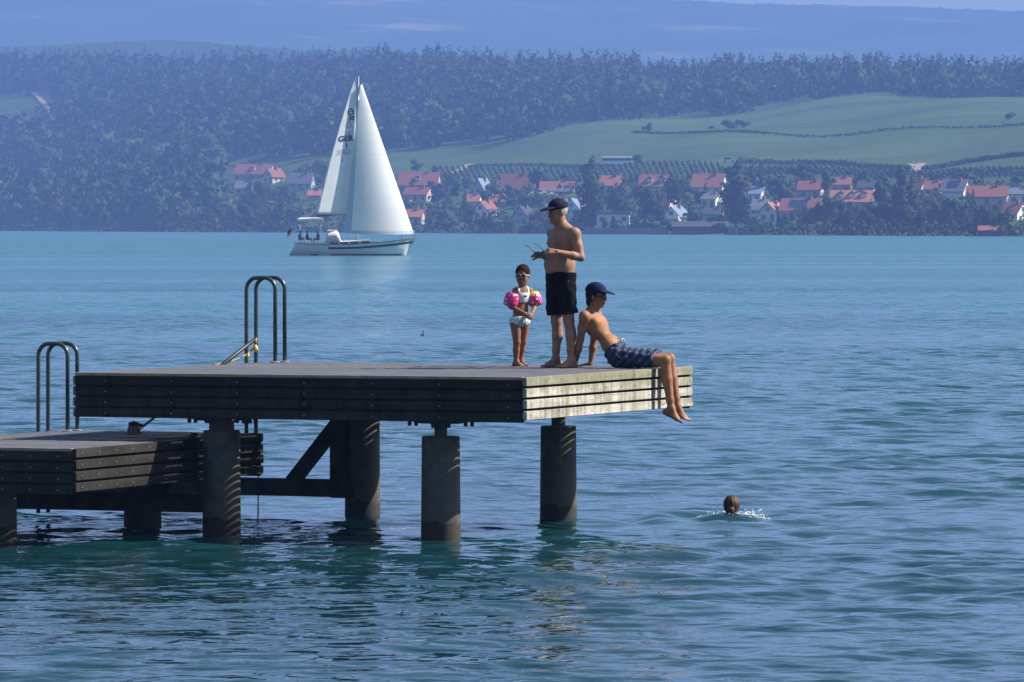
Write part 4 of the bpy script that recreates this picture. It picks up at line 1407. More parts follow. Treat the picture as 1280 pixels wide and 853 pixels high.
# ------------------------------------------------------------------ the sailing yacht
def yacht():
    Z0 = F * H / (319.5 - HY)
    X0 = (441 - 640) / F * Z0
    S_ = F / Z0                          # pixels per metre at the yacht
    yaw = 0.0
    root = empty('sailing_yacht', (X0, Z0, 0), yaw)
    tag(root, 'white sailing yacht with mainsail and big jib set, out on the lake', 'sailing boat')
    mx = lambda px: (px - 441) / S_      # local x from a photo column
    mz = lambda py: (319.5 - py) / S_
    # hull: stations along x, sections from the keel line to the sheer
    L0, L1 = mx(361), mx(520.5)
    n = 40; k = 14
    ts = np.linspace(0, 1, n)
    V = []
    hull_m = M['white']
    for t in ts:
        x = L0 + (L1 - L0) * t
        bw = 1.95 * (math.sin(math.pi * min(1, (t * .80 + .22))) ** .75) if t < .98 else .06
        bw = max(bw * (1 if t > .02 else .95), .05)
        sheer = 1.05 + .55 * (t - .38) ** 2 / .36 + .12 * t
        keel = -.45 * math.sin(math.pi * min(1, t * .95 + .05)) - .05
        for j in range(k):
            s = j / (k - 1)
            y = bw * (s ** .42)
            z = keel + (sheer - keel) * s ** 1.5
            # raked stern and raked stem
            xx = x
            if t < .06: xx = x + (1 - t / .06) * (.75 * (z + .1) / 1.3)
            if t > .86: xx = x - ((t - .86) / .14) ** 2 * (1.15 * (1 - max(0, min(1, (z + .1) / (sheer + .1)))))
            V.append((xx, y, z))
    V = np.array(V)
    Vm = V * np.array([1, -1, 1])
    idx = np.arange(n * k).reshape(n, k)
    q = np.stack([idx[:-1, :-1], idx[1:, :-1], idx[1:, 1:], idx[:-1, 1:]], -1).reshape(-1, 4)
    VV = np.concatenate([V, Vm]); off = n * k
    Fs = [list(map(int, a[::-1])) for a in q] + [[int(b) + off for b in a] for a in q]
    # transom and deck
    for j in range(k - 1): Fs.append([int(idx[0, j]), int(idx[0, j + 1]), int(idx[0, j + 1]) + off, int(idx[0, j]) + off])
    for i in range(n - 1): Fs.append([int(idx[i, -1]), int(idx[i + 1, -1]), int(idx[i + 1, -1]) + off, int(idx[i, -1]) + off])
    me = np_mesh('hull', VV, Fs, hull_m, True)
    link('hull', me, root)
    sh = lambda x: 1.05 + .55 * (((x - L0) / (L1 - L0)) - .38) ** 2 / .36 + .12 * ((x - L0) / (L1 - L0))
    def hull_y(x, z):
        i = int(np.clip((x - L0) / (L1 - L0) * (n - 1), 0, n - 1))
        zs = V.reshape(n, k, 3)[i, :, 2]; ys = V.reshape(n, k, 3)[i, :, 1]
        return float(np.interp(z, zs, ys))
    def band(name, za, zb, m, x0, x1, out=.012, rel=True):
        xs = np.linspace(x0, x1, 36)
        for sgn in (-1, 1):
            mb = MB(); vs = []
            for x in xs:
                for z in (za, (za + zb) / 2, zb):
                    zz = z + (sh(x) - 1.1 if rel else 0)
                    vs.append((x, sgn * (hull_y(x, zz) + out), zz))
            mb.add(vs, [[i*3+j, i*3+3+j, i*3+4+j, i*3+1+j] for i in range(35) for j in range(2)])
            mb.obj(name, m, root, True)
    navy = mat('navy_stripe', (.012, .02, .05), None, rough=.4)
    band('hull_stripe', .63, .84, navy, L0 + .95, L1 - .35)
    band('boot_stripe', -.05, .13, mat('dark_boot_stripe', (.015, .02, .03)), L0 + .5, L1 - 1.5, .010, False)
    # rubbing strake / toe rail
    teak = mat('teak_rail', (.20, .11, .05))
    for sgn in (-1, 1):
        mb = MB(); mb.tube([(x, sgn * (hull_y(x, sh(x) - .02)), sh(x) + .02) for x in np.linspace(L0 + .9, L1 - .1, 24)], .035, 6)
        mb.obj('toe_rail', teak, root, True)
    # coachroof with windows
    mb = MB()
    xs = np.linspace(mx(402), mx(484), 14)
    vs = []
    for x in xs:
        t = (x - xs[0]) / (xs[-1] - xs[0])
        hgt = .42 * min(1, (1 - t) * 3.2) * min(1, .55 + t * 6); w = 1.15 - .5 * t
        d = sh(x) - .05
        for y, z in ((-w, d), (-w * .93, d + hgt * .75), (-w * .7, d + hgt), (w * .7, d + hgt), (w * .93, d + hgt * .75), (w, d)): vs.append((x, y, z))
    fs = [[i*6+j, i*6+6+j, i*6+7+j, i*6+1+j] for i in range(13) for j in range(5)] + [[5,4,3,2,1,0], [78+i for i in range(6)]]
    mb.add(vs, fs); mb.obj('coachroof', mat('cream_deck', (.70, .68, .62), (.62, .6, .55), 2, .5), root, False)
    for x in (mx(418), mx(430), mx(443), mx(457)):
        w = 1.15 - .5 * (x - xs[0]) / (xs[-1] - xs[0])
        for sgn in (-1, 1):
            mb = MB(); z = sh(x) + .12
            y = sgn * (w * .965 + .012)
            mb.box(x - .42, x + .42, min(y, y + sgn * .02), max(y, y + sgn * .02), z - .09, z + .09, 0, .006)
            mb.obj('window', M['glass_dark'], root)
    # cockpit coaming
    for sgn in (-1, 1):
        mb = MB(); mb.box(mx(368), mx(403), sgn * 1.15 - .08, sgn * 1.15 + .08, 1.0, 1.42, 0, .03)
        mb.obj('coaming', M['white'], root)
    # mast, boom, rigging
    mastx = mx(446.5); top = mz(95.5)
    alu = mat('grey_anodised_spar', (.34, .36, .38), None, rough=.35, metal=.7)
    mb = MB(); mb.tube([(mastx, 0, 1.2), (mastx + .02, 0, 8), (mastx + .12, 0, top)], [.12, .12, .075], 12)
    mast = mb.obj('mast', alu, root, True)
    for z in (top * .38, top * .66):
        mb = MB(); mb.bar((mastx + .05, -.9, z + .1), (mastx + .05, .9, z + .1), .06, .05)
        mb.obj('spreader', alu, mast)
    mb = MB(); mb.tube([(mastx + .12, 0, top), (mastx + .10, 0, top + .45)], .015, 5); mb.bar((mastx - .25, 0, top + .28), (mastx + .35, 0, top + .28), .03, .03)
    mb.obj('wind_vane', M['steel_dark'], mast)
    a = R(38)
    gz = mz(266)
    bx, by = -math.cos(a), -math.sin(a)
    bl = 5.0
    end = np.array([mastx + bx * bl, by * bl, gz - .25])
    mb = MB(); mb.tube([(mastx - .1, 0, gz - .05), end - np.array([0, 0, .08])], .085, 10); mb.obj('boom', mat('dark_boom_cover', (.10, .04, .05)), root, True)
    mb = MB()
    bowp = np.array([L1 - .15, 0, sh(L1) + .08])
    hd_ = np.array([mastx + .14, 0, top - .1])
    mb.tube([bowp, hd_], .020, 5)
    mb.tube([(L0 + .8, 0, 1.2), (mastx + .1, 0, top)], .008, 4)
    for sgn in (-1, 1):
        mb.tube([(mastx - .1, sgn * 1.75, sh(mastx)), (mastx + .05, sgn * .9, top * .38 + .1), (mastx + .05, sgn * .9, top * .66 + .1), (mastx + .12, 0, top)], .008, 4)
    mb.obj('rigging', M['steel_dark'], root)
    sail_m, nt, b = new_mat('white_sailcloth')
    n1 = noise(nt, mapped(nt, 'Object', (.3, .3, 1.6)), 1.2, 4, .55)
    c = ramp(nt, n1, [(.3, (.80, .81, .82)), (.7, (.86, .87, .86))])
    nt.links.new(c, b.inputs['Base Color']); b.inputs['Roughness'].default_value = .7
    tr = nt.nodes.new('ShaderNodeBsdfTranslucent'); tr.inputs[0].default_value = (.82, .86, .85, 1)
    ms = nt.nodes.new('ShaderNodeMixShader'); ms.inputs[0].default_value = .46
    nt.links.new(b.outputs[0], ms.inputs[1]); nt.links.new(tr.outputs[0], ms.inputs[2])
    nt.links.new(ms.outputs[0], nt.nodes['Material Output'].inputs[0])
    wv = N(nt, 'ShaderNodeTexWave', Scale=.28, Distortion=.0); wv.wave_profile = 'SAW'
    nt.links.new(mapped(nt, 'Object', (.0, 0, 1), (0, R(-90), 0)), wv.inputs['Vector'])
    c = mixc(nt, ramp(nt, wv.outputs['Fac'], [(.955, (0, 0, 0)), (.975, (.35, .35, .35))]), c, (.45, .48, .50)); nt.links.new(c, b.inputs['Base Color'])
    def sail(luff0, luff1, leech0, leech1, foot_drop, camber, out, nu=28, nv=40, roach=0.0):
        """grid point(u, v): u from luff to leech, v from foot to head; out: unit vector of the belly"""
        out = np.array(out, float)
        def pt(u, v):
            a_ = luff0 * (1 - v) + luff1 * v
            l_ = leech0 * (1 - v) + leech1 * v
            p = a_ * (1 - u) + l_ * u
            ch = np.linalg.norm(l_ - a_)
            bell = 4 * u * (1 - u) * (1.35 - .7 * u)
            p = p + out * camber * ch * bell * (.6 + .4 * math.sin(math.pi * min(1, v + .2)))
            p = p + (l_ - a_) / max(ch, .01) * roach * math.sin(math.pi * v) * u
            p[2] -= foot_drop * math.sin(math.pi * u) * (1 - v) ** 6
            return p
        V = [pt(i / (nu - 1), j / (nv - 1)) for i in range(nu) for j in range(nv)]
        idx = np.arange(nu * nv).reshape(nu, nv)
        q = np.stack([idx[:-1, :-1], idx[1:, :-1], idx[1:, 1:], idx[:-1, 1:]], -1).reshape(-1, 4)
        return pt, np.array(V), q
    # mainsail
    m0, m1 = np.array([mastx - .14, 0, gz + .05]), np.array([mastx + .0, 0, top - .25])
    e0, e1 = end + np.array([0, 0, .05]), np.array([mastx - .28, -.10, top - .35])
    lee = unit((math.sin(a), -math.cos(a), 0))
    pt, V_, q = sail(m0, m1, e0, e1, .12, .07, lee, roach=.25)
    ms_ = link('mainsail', np_mesh('mainsail', V_, q, sail_m, True), root)
    sm = ms_.modifiers.new('thickness', 'SOLIDIFY'); sm.thickness = .006
    # battens' seams and the sail letters, sewn onto the near face
    dg = bpy.context.evaluated_depsgraph_get()
    def letters(txt, u0, vz, size, m, mirror=False, name='lettering', side=1):
        cu = bpy.data.curves.new('lettering', 'FONT'); cu.body = txt; cu.size = 1.0; cu.align_x = 'CENTER'; cu.align_y = 'CENTER'
        cu.resolution_u = 3
        cu.offset = .045
        t = bpy.data.objects.new('lettering', cu); COL.objects.link(t)
        bpy.context.view_layer.update()
        me = bpy.data.meshes.new_from_object(t.evaluated_get(bpy.context.evaluated_depsgraph_get()))
        bpy.data.objects.remove(t)
        co = np.empty(len(me.vertices) * 3, np.float32); me.vertices.foreach_get('co', co); co = co.reshape(-1, 3)
        co = warp(co * size * np.array([1.22, 1, 1]), u0, vz, mirror, side)
        me.vertices.foreach_set('co', co.astype(np.float32).ravel()); me.update()
        me.materials.clear(); me.materials.append(m)
        return link(name, me, ms_)
    def warp(co, px, py, mirror, side):
        """lay flat shapes on the sail around the point seen at photo pixel (px, py)"""
        best = None
        for i in range(2, 40):
            for j in range(4, 98):
                p = pt(i / 41, j / 99)
                d = (p[0] - mx(px)) ** 2 + (p[2] - mz(py)) ** 2
                if best is None or d < best[0]: best = (d, i / 41, j / 99)
        _, uu, vv = best
        e = .01
        du = (pt(uu + e, vv) - pt(uu - e, vv)) / (2 * e); dv = (pt(uu, vv + e) - pt(uu, vv - e)) / (2 * e)
        tx = unit(np.array([du[0], du[1], 0])); tx = tx if tx[0] > 0 else -tx
        nrm = unit(np.cross(tx, (0, 0, 1)))
        out = []
        for x, y, z in co:
            x = -x if mirror else x
            # parameter step: keep the vertical upright
            duu = x / np.linalg.norm(du[:2]) * (1 if (du[0] > 0) else -1)
            dvv = y / dv[2]
            duu -= dvv * dv[:2] @ du[:2] / (du[:2] @ du[:2])
            p = pt(uu + duu, vv + dvv)
            out.append(p + nrm * .022 * side)
        return np.array(out)
    ink = mat('dark_red_sail_ink', (.075, .018, .035)); dark = mat('dark_sail_ink', (.03, .018, .03)); faint = mat('show_through_sail_ink', (.42, .36, .46))
    kpx = 1 / S_
    def emblem(px, py, r_px, m, name):
        r_ = r_px * kpx; th = r_ * .40
        co = []; fs = []
        nseg = 28
        for i in range(nseg):
            t = 2 * math.pi * i / nseg
            for rr in (r_, r_ - th): co.append((rr * math.cos(t), rr * math.sin(t), 0))
        for i in range(nseg):
            j = (i + 1) % nseg
            fs.append([2*i, 2*j, 2*j+1, 2*i+1])
        b0 = len(co)
        co += [(-r_ * 1.0, -th * .32, 0), (r_ * 1.0, -th * .32, 0), (r_ * 1.0, th * .32, 0), (-r_ * 1.0, th * .32, 0)]
        fs.append([b0, b0 + 1, b0 + 2, b0 + 3])
        co = warp(np.array(co), px, py, False, 1)
        link(name, np_mesh(name, co, fs, m), ms_)
    emblem(438.4, 139.5, 4.6, ink, 'sail_emblem'); letters('30', 439.3, 148.2, 8 * kpx, ink, name='sail_number')
    emblem(436.3, 157.5, 4.4, faint, 'sail_emblem'); letters('30', 436.6, 166.2, 7.6 * kpx, faint, True, name='sail_number')
    letters('GER', 432.6, 174.0, 9.8 * kpx, dark, name='sail_letters'); letters('1', 433.4, 182.6, 9.0 * kpx, dark, name='sail_number')
    letters('GER', 429.8, 190.7, 9.4 * kpx, faint, True, name='sail_letters'); letters('1', 428.2, 199.2, 8.6 * kpx, faint, True, name='sail_number')
    # jib
    j0, j1 = np.array([mx(517.5), 0, mz(293)]), np.array([mx(452.5), 0, mz(105)])
    c0, c1 = np.array([mx(430.5), -2.5, mz(291.5)]), np.array([mx(450.5), -.25, mz(107)])
    ptj, V_, q = sail(j0, j1, c0, c1, .12, .135, (.25, -1, 0))
    jb = link('jib', np_mesh('jib', V_, q, sail_m, True), root)
    sm = jb.modifiers.new('thickness', 'SOLIDIFY'); sm.thickness = .006
    # grey sun strip along the leech and foot of the furling jib
    strip_m = mat('pale_grey_uv_strip', (.36, .44, .50), (.40, .48, .53), 2, .7, .2)
    vs = []; fs = []
    for i in range(40):
        v = i / 39 * .985
        for w in (.90, .9995 - .0):
            p = ptj(w if v < .9 else max(w, .5), v); vs.append(p + np.array([0, -.018, 0]))
    for i in range(39): fs.append([2*i, 2*i+2, 2*i+3, 2*i+1])
    b0 = len(vs)
    for i in range(30):
        u_ = i / 29 * .9
        for v in (.001, .022): vs.append(ptj(u_, v) + np.array([0, -.018, 0]))
    for i in range(29): fs.append([b0+2*i, b0+2*i+1, b0+2*i+3, b0+2*i+2])
    link('jib_strip', np_mesh('jib_strip', vs, fs, strip_m, True), jb)
    # pulpit, pushpit and lifelines
    mb = MB()
    for sgn in (-1, 1):
        mb.tube([(L1 - 1.5, sgn * .62, sh(L1)), (L1 - 1.4, sgn * .6, sh(L1) + .62), (L1 - .2, sgn * .12, sh(L1) + .68), (L1 - .15, sgn * .06, sh(L1) + .1)], .022, 6)
        xs2 = np.linspace(L0 + 1.2, L1 - 1.5, 8)
        for x in xs2: mb.tube([(x, sgn * hull_y(x, sh(x) - .05) * .97, sh(x)), (x, sgn * hull_y(x, sh(x) - .05) * .97, sh(x) + .62)], .016, 5)
        mb.tube([(x, sgn * hull_y(x, sh(x) - .05) * .97, sh(x) + .62) for x in xs2], .010, 4)
    mb.obj('guard_rail', M['screw'], root, True)
    # bimini canopy aft and sprayhood
    mb = MB(); fs = []; vs = []
    x0, x1 = mx(371.5), mx(403.5)
    for i in range(9):
        x = x0 + (x1 - x0) * i / 8
        for j in range(9):
            y = -1.25 + 2.5 * j / 8
            z = mz(276.2) + .28 * (1 - (y / 1.25) ** 2) + .05 * math.sin(math.pi * i / 8) - .10 * (abs(y) / 1.25) ** 6
            vs.append((x, y, z))
    fs = [[i*9+j, i*9+9+j, i*9+10+j, i*9+1+j] for i in range(8) for j in range(8)]
    mb.add(vs, fs)
    bm_ = mb.obj('bimini_canopy', mat('cream_canvas', (.72, .70, .66), (.62, .60, .58), 3, .8), root, True)
    s2 = bm_.modifiers.new('thickness', 'SOLIDIFY'); s2.thickness = .03
    for x in (x0 + .1, x1 - .15):
        for sgn in (-1, 1):
            mb = MB(); mb.tube([((x0 + x1) / 2 + (x - (x0 + x1) / 2) * .7, sgn * 1.2, 1.3), (x, sgn * 1.22, mz(276) + .05)], .028, 6); mb.obj('canopy_pole', M['screw'], root, True)
    mb = MB()
    x0, x1 = mx(408.5), mx(426)
    pro = []
    for i in range(8):
        t = i / 7
        x = x0 + (x1 - x0) * t
        hh = (mz(284) - 1.35) * (1 - .85 * max(0, (t - .75) / .25) ** 1.5)
        for j in range(9):
            s = math.pi * j / 8
            pro.append((x, -1.15 * math.cos(s) * (1 - .15 * t), 1.33 + hh * (.82 * math.sin(s) ** .6)))
    mb.add(pro, [[i*9+j, i*9+9+j, i*9+10+j, i*9+1+j] for i in range(7) for j in range(8)])
    sh_ = mb.obj('sprayhood', mat('cream_canvas_hood', (.60, .55, .50), (.68, .64, .6), 3, .8), root, True)
    s2 = sh_.modifiers.new('thickness', 'SOLIDIFY'); s2.thickness = .02
    # wheel
    mb = MB(); xw = mx(381)
    mb.tube([(xw, .55 * math.cos(t), 1.75 + .45 * math.sin(t)) for t in np.linspace(0, 2 * math.pi, 21)], .025, 6)
    mb.obj('steering_wheel', M['screw'], root, True)
    # ensign at the stern
    fl = empty('flag', (X0 + mx(368.0), Z0, 0)); tag(fl, 'black, red and gold flag on a short staff at the yacht\'s stern', 'flag')
    mb = MB(); mb.tube([(0, 0, 1.35), (-.30, 0, mz(283.5))], .018, 6); mb.obj('staff', M['white'], fl, True)
    cols = [mat('flag_black', (.015, .015, .015)), mat('flag_red', (.55, .02, .015)), mat('flag_gold', (.75, .48, .02))]
    vs = []; fs = []; mi = []
    for i in range(10):
        for j in range(7):
            t = i / 9; s = j / 6
            vs.append((-.28 - t * .42 - s * .03, .05 * math.sin(t * 7 + s * 2), mz(285) - s * .62 - t * .42 + .1 * t * (1 - s)))
    for i in range(9):
        for j in range(6):
            fs.append([i*7+j, i*7+7+j, i*7+8+j, i*7+1+j]); mi.append(j // 2)
    link('flag_cloth', np_mesh('flag_cloth', vs, fs, cols, True, mi), fl)
    # the crew in the cockpit
    def crew(px, y, shirt, hair, label, h=1.0, face=1):
        o = (X0 + mx(px), Z0 + y, 1.50)
        V = lambda *a: np.array(a, float)
        S = Field((-.6, -.45, -.55), (.7, .45, 1.0), .022)
        S.ell(V(0, 0, .15), (.16, .19, .15), None, .04)
        S.cone(V(0, 0, .15), V(-.03 * face, 0, .52), .14, .15, .05)
        S.cone(V(-.02 * face, -.17, .52), V(-.02 * face, .17, .52), .075, .075, .05)
        S.cone(V(-.02 * face, 0, .55), V(.0, 0, .72), .055, .05, .02)
        for q in (1, -1):
            S.chain([V(0, .10 * q, .12), V(.42 * face, .12 * q, .14), V(.44 * face, .12 * q, -.32)], [.085, .062, .045], .03)
            S.cone(V(.44 * face, .12 * q, -.34), V(.60 * face, .12 * q, -.38), .04, .03, .02)
            S.chain([V(-.02 * face, .21 * q, .50), V(.08 * face, .26 * q, .26), V(.30 * face, .18 * q, .24)], [.055, .042, .03], .02)
            S.ell(V(.35 * face, .17 * q, .24), (.06, .035, .03), None, .01)
        head(S, V(.01 * face, 0, .80), V(face, -.2, 0), V(0, 0, 1), 1.0)
        r_ = link('person', S.mesh('person', M['skin_man'], 1), None, o)
        tag(r_, label, 'person', 'crew in the yacht cockpit')
        A = Field((-.4, -.45, -.1), (.4, .45, .7), .022)
        A.ell(V(0, 0, .16), (.18, .21, .15), None, .04); A.cone(V(0, 0, .15), V(-.03 * face, 0, .50), .165, .17, .05)
        A.cone(V(-.02 * face, -.18, .50), V(-.02 * face, .18, .50), .09, .09, .05)
        for q in (1, -1): A.cone(V(-.02 * face, .21 * q, .50), V(.03 * face, .25 * q, .36), .075, .068, .03)
        A.plane(V(0, 0, .60), V(0, 0, 1)); A.plane(V(0, 0, .06), V(0, 0, -1))
        link('shirt', A.mesh('shirt', shirt, 1), r_)
        B = Field((-.2, -.2, .6), (.25, .2, 1.05), .016)
        B.ell(V(-.005 * face, 0, .84), (.11, .09, .10), None, 0); B.plane(V(.03 * face, 0, .84), V(face * .8, 0, -1))
        link('hair', B.mesh('hair', hair, 1), r_)
    crew(375.5, -.75, mat('dark_red_shirt', (.16, .05, .05)), M['hair_dark'], 'crew member in a dull red top, sitting nearest the yacht\'s flag')
    crew(384.5, -.80, mat('dark_grey_shirt', (.05, .05, .06)), M['hair_dark'], 'crew member in dark grey, in the middle under the yacht canopy')
    crew(397.5, -.70, mat('navy_shirt', (.03, .035, .07)), M['hair_grey'], 'crew member in navy with grey hair beside the sprayhood', face=-1)
yacht()
# ------------------------------------------------------------------ the village on the far shore
ROOF = {k: mat(k + '_roof_tiles', a, b, 1.5, .9, .1, .3, (1, 1, 3), coords='Object', bdist=.1) for k, a, b in (
    ('orange', (.30, .125, .08), (.36, .155, .105)), ('red', (.21, .085, .065), (.26, .11, .085)),
    ('brown', (.20, .075, .055), (.28, .11, .085)), ('grey', (.13, .135, .15), (.19, .19, .21)),
    ('blue', (.16, .21, .30), (.22, .27, .36)), ('dark', (.05, .05, .06), (.08, .08, .09)))}
WALL = {k: mat(k + '_render_wall', a, b, .6, .9, .1) for k, a, b in (
    ('white', (.78, .77, .73), (.70, .69, .65)), ('cream', (.66, .56, .38), (.60, .52, .36)),
    ('pink', (.58, .40, .36), (.52, .36, .32)), ('grey', (.42, .42, .43), (.36, .36, .37)), ('brown', (.22, .14, .09), (.17, .11, .07)), ('buff', (.48, .40, .30), (.43, .36, .28)))}
M['pane'] = mat('window_glass', (.03, .035, .045), None, rough=.1, spec=.5)
M['wframe'] = mat('white_window_frame', (.75, .75, .74), None, rough=.5)
M['solar'] = mat('solar_panels', (.02, .03, .08), (.03, .045, .11), 3, .15, .6)
M['brick'] = mat('chimney_brick', (.30, .12, .08), (.25, .1, .07), 4, .9, .1)

def window_mesh(w, h):
    mb = MB()
    mb.box(-w/2, w/2, -.05, .02, -h/2, h/2, 0)
    mb.box(-w/2 + .09, -.04, -.062, -.045, -h/2 + .09, h/2 - .09, 1)
    mb.box(.04, w/2 - .09, -.062, -.045, -h/2 + .09, h/2 - .09, 1)
    return mb.mesh('window', [M['wframe'], M['pane']])
WIN = window_mesh(1.5, 1.45); DOORM = None
HB = []      # picture boxes of the houses, for leaving them in view when trees are planted
def house(px, py, w, wall, roof, rc, wc, yaw, short, label, gable=False, solar=False, dormers=0, flat=False, balcony=False, D=None):
    p, t = land_at(px, py)
    s = F / p[1]
    a = R(yaw)
    D = D or min(10.5, max(6.5, w / s * .62))
    if gable:
        Lr = D * 1.2; Wd = max(5.5, (w / s - Lr * abs(math.sin(a))) / math.cos(a))
        lx, ly = Wd, Lr
    else:
        lx = max(5.0, (w / s - D * abs(math.sin(a))) / math.cos(a)); ly = D
    hw, hr = wall / s, roof / s
    root = empty('house', (p[0], p[1] + ly / 2, p[2]), -a)
    tag(root, label, 'house')
    HB.append((px - w / 2, px + w / 2, py - wall - roof, py - wall * .25, py, short))
    x0, x1, y0, y1 = -lx / 2, lx / 2, -ly / 2, ly / 2
    mb = MB(); base = -4.0
    if flat:
        mb.box(x0, x1, y0, y1, base, hw)
        mb.obj('wall', WALL[wc], root)
        mb = MB(); mb.box(x0 - .5, x1 + .5, y0 - .5, y1 + .5, hw + .01, hw + max(.35, hr), 0, .05)
        rf = mb.obj('roof', ROOF[rc], root)
    elif gable:
        vs = [(x0,y0,base),(x1,y0,base),(x1,y1,base),(x0,y1,base),(x0,y0,hw),(x1,y0,hw),(x1,y1,hw),(x0,y1,hw),(0,y0,hw+hr),(0,y1,hw+hr)]
        mb.add(vs, [[0,1,5,8,4],[2,3,7,9,6],[1,2,6,5],[3,0,4,7],[0,3,2,1]])
        mb.obj('wall', WALL[wc], root)
        mb = MB(); o = .6; k = hr / (lx / 2)
        for sg in (-1, 1):
            e = (sg * (lx / 2 + o), hw - o * k + .06)
            vs = [(0, y0 - .5, hw + hr + .06), (e[0], y0 - .5, e[1]), (e[0], y1 + .5, e[1]), (0, y1 + .5, hw + hr + .06)]
            vs += [(x, y, z + .22) for x, y, z in vs]
            mb.add(vs, [[0,1,2,3],[7,6,5,4],[0,4,5,1],[1,5,6,2],[2,6,7,3],[3,7,4,0]])
        rf = mb.obj('roof', ROOF[rc], root)
    else:
        vs = [(x0,y0,base),(x1,y0,base),(x1,y1,base),(x0,y1,base),(x0,y0,hw),(x1,y0,hw),(x1,y1,hw),(x0,y1,hw),(x0,0,hw+hr),(x1,0,hw+hr)]
        mb.add(vs, [[0,1,5,4],[1,2,6,9,5],[2,3,7,6],[3,0,4,8,7],[0,3,2,1]])
        mb.obj('wall', WALL[wc], root)
        mb = MB(); o = .6; k = hr / (ly / 2)
        for sg in (-1, 1):
            e = (sg * (ly / 2 + o), hw - o * k + .06)
            vs = [(x0 - .35, 0, hw + hr + .06), (x1 + .35, 0, hw + hr + .06), (x1 + .35, e[0], e[1]), (x0 - .35, e[0], e[1])]
            vs += [(x, y, z + .22) for x, y, z in vs]
            mb.add(vs, [[0,1,2,3],[7,6,5,4],[0,4,5,1],[1,5,6,2],[2,6,7,3],[3,7,4,0]])
        rf = mb.obj('roof', ROOF[rc], root)
        if solar:
            mb = MB(); th = math.atan2(hr, ly / 2)
            for c in range(max(2, int(lx * .5 / 1.8))):
                xa = x0 + lx * .22 + c * 1.8
                vs = [(xa + q, -ly / 2 * (1 - f_), hw + hr * f_ + .40) for q, f_ in ((0, .18), (1.7, .18), (1.7, .82), (0, .82))]
                mb.add(vs + [(x, y, z + .06) for x, y, z in vs], [[3,2,1,0],[4,5,6,7],[0,1,5,4],[1,2,6,5],[2,3,7,6],[3,0,4,7]])
            mb.obj('solar_panels', M['solar'], rf)
        for d in range(dormers):
            xd = x0 + lx * (d + .8) / (dormers + .6)
            z0 = hw + hr * .25; yd = -ly / 2 * .72
            mb = MB(); mb.box(xd - 1.0, xd + 1.0, yd, 0, z0, z0 + 1.6)
            dm = mb.obj('dormer', WALL['white'], rf)
            mb = MB(); vs = [(xd - 1.25, yd - .3, z0 + 1.55), (xd + 1.25, yd - .3, z0 + 1.55), (xd, yd - .3, z0 + 2.5), (xd - 1.25, 0, z0 + 1.55), (xd + 1.25, 0, z0 + 1.55), (xd, 0, z0 + 2.5)]
            mb.add(vs, [[0,1,2],[5,4,3],[0,3,4,1],[1,4,5,2],[2,5,3,0]])
            mb.obj('roof', ROOF[rc], dm)
    if not flat:
        mb = MB(); cx = lx * .22 if not gable else lx * .12
        cy = -.3 if not gable else ly * .1
        zc = hw + hr
        mb.box(cx - .35, cx + .35, cy - .35, cy + .35, zc - 1.6, zc + .8); mb.box(cx - .42, cx + .42, cy - .42, cy + .42, zc + .82, zc + .95)
        mb.obj('chimney', M['brick'], rf)
    if balcony:
        mb = MB(); mb.box(x0 - .3, x1 + .3, y0 - 1.5, y0 - .02, hw * .55, hw * .55 + .95, 0, .05)
        mb.obj('balcony', WALL['white'], root)
    fl = max(1, int(hw / 2.9)); nx = max(2, min(7, int(lx / 3.0)))
    for f_ in range(fl):
        z = hw - 1.5 - f_ * 2.8
        if z < .6: continue
        for i in range(nx):
            x = x0 + lx * (i + .5) / nx
            if f_ == fl - 1 and i == nx // 2:
                mb = MB(); mb.box(x - .55, x + .55, y0 - .05, y0 + .02, max(0, z - 1.5), z + .8); mb.box(x - .45, x + .45, y0 - .07, y0 - .052, max(0, z - 1.5) + .1, z + .7)
                mb.obj('door', WALL['brown'], root); continue
            link('window', WIN, root, (x, y0 - .005, z))
        for y in ((-ly * .22, ly * .22) if ly > 6 else (0,)):
            link('window', WIN, root, (x1 + .005, y, z), (0, 0, R(90)))
    if gable and hr > 2.5: link('window', WIN, root, (0, y0 - .005, hw + .8))
    if not gable and not flat and hr > 2.5: link('window', WIN, root, (x1 + .005, 0, hw + .9), (0, 0, R(90)))
    return root

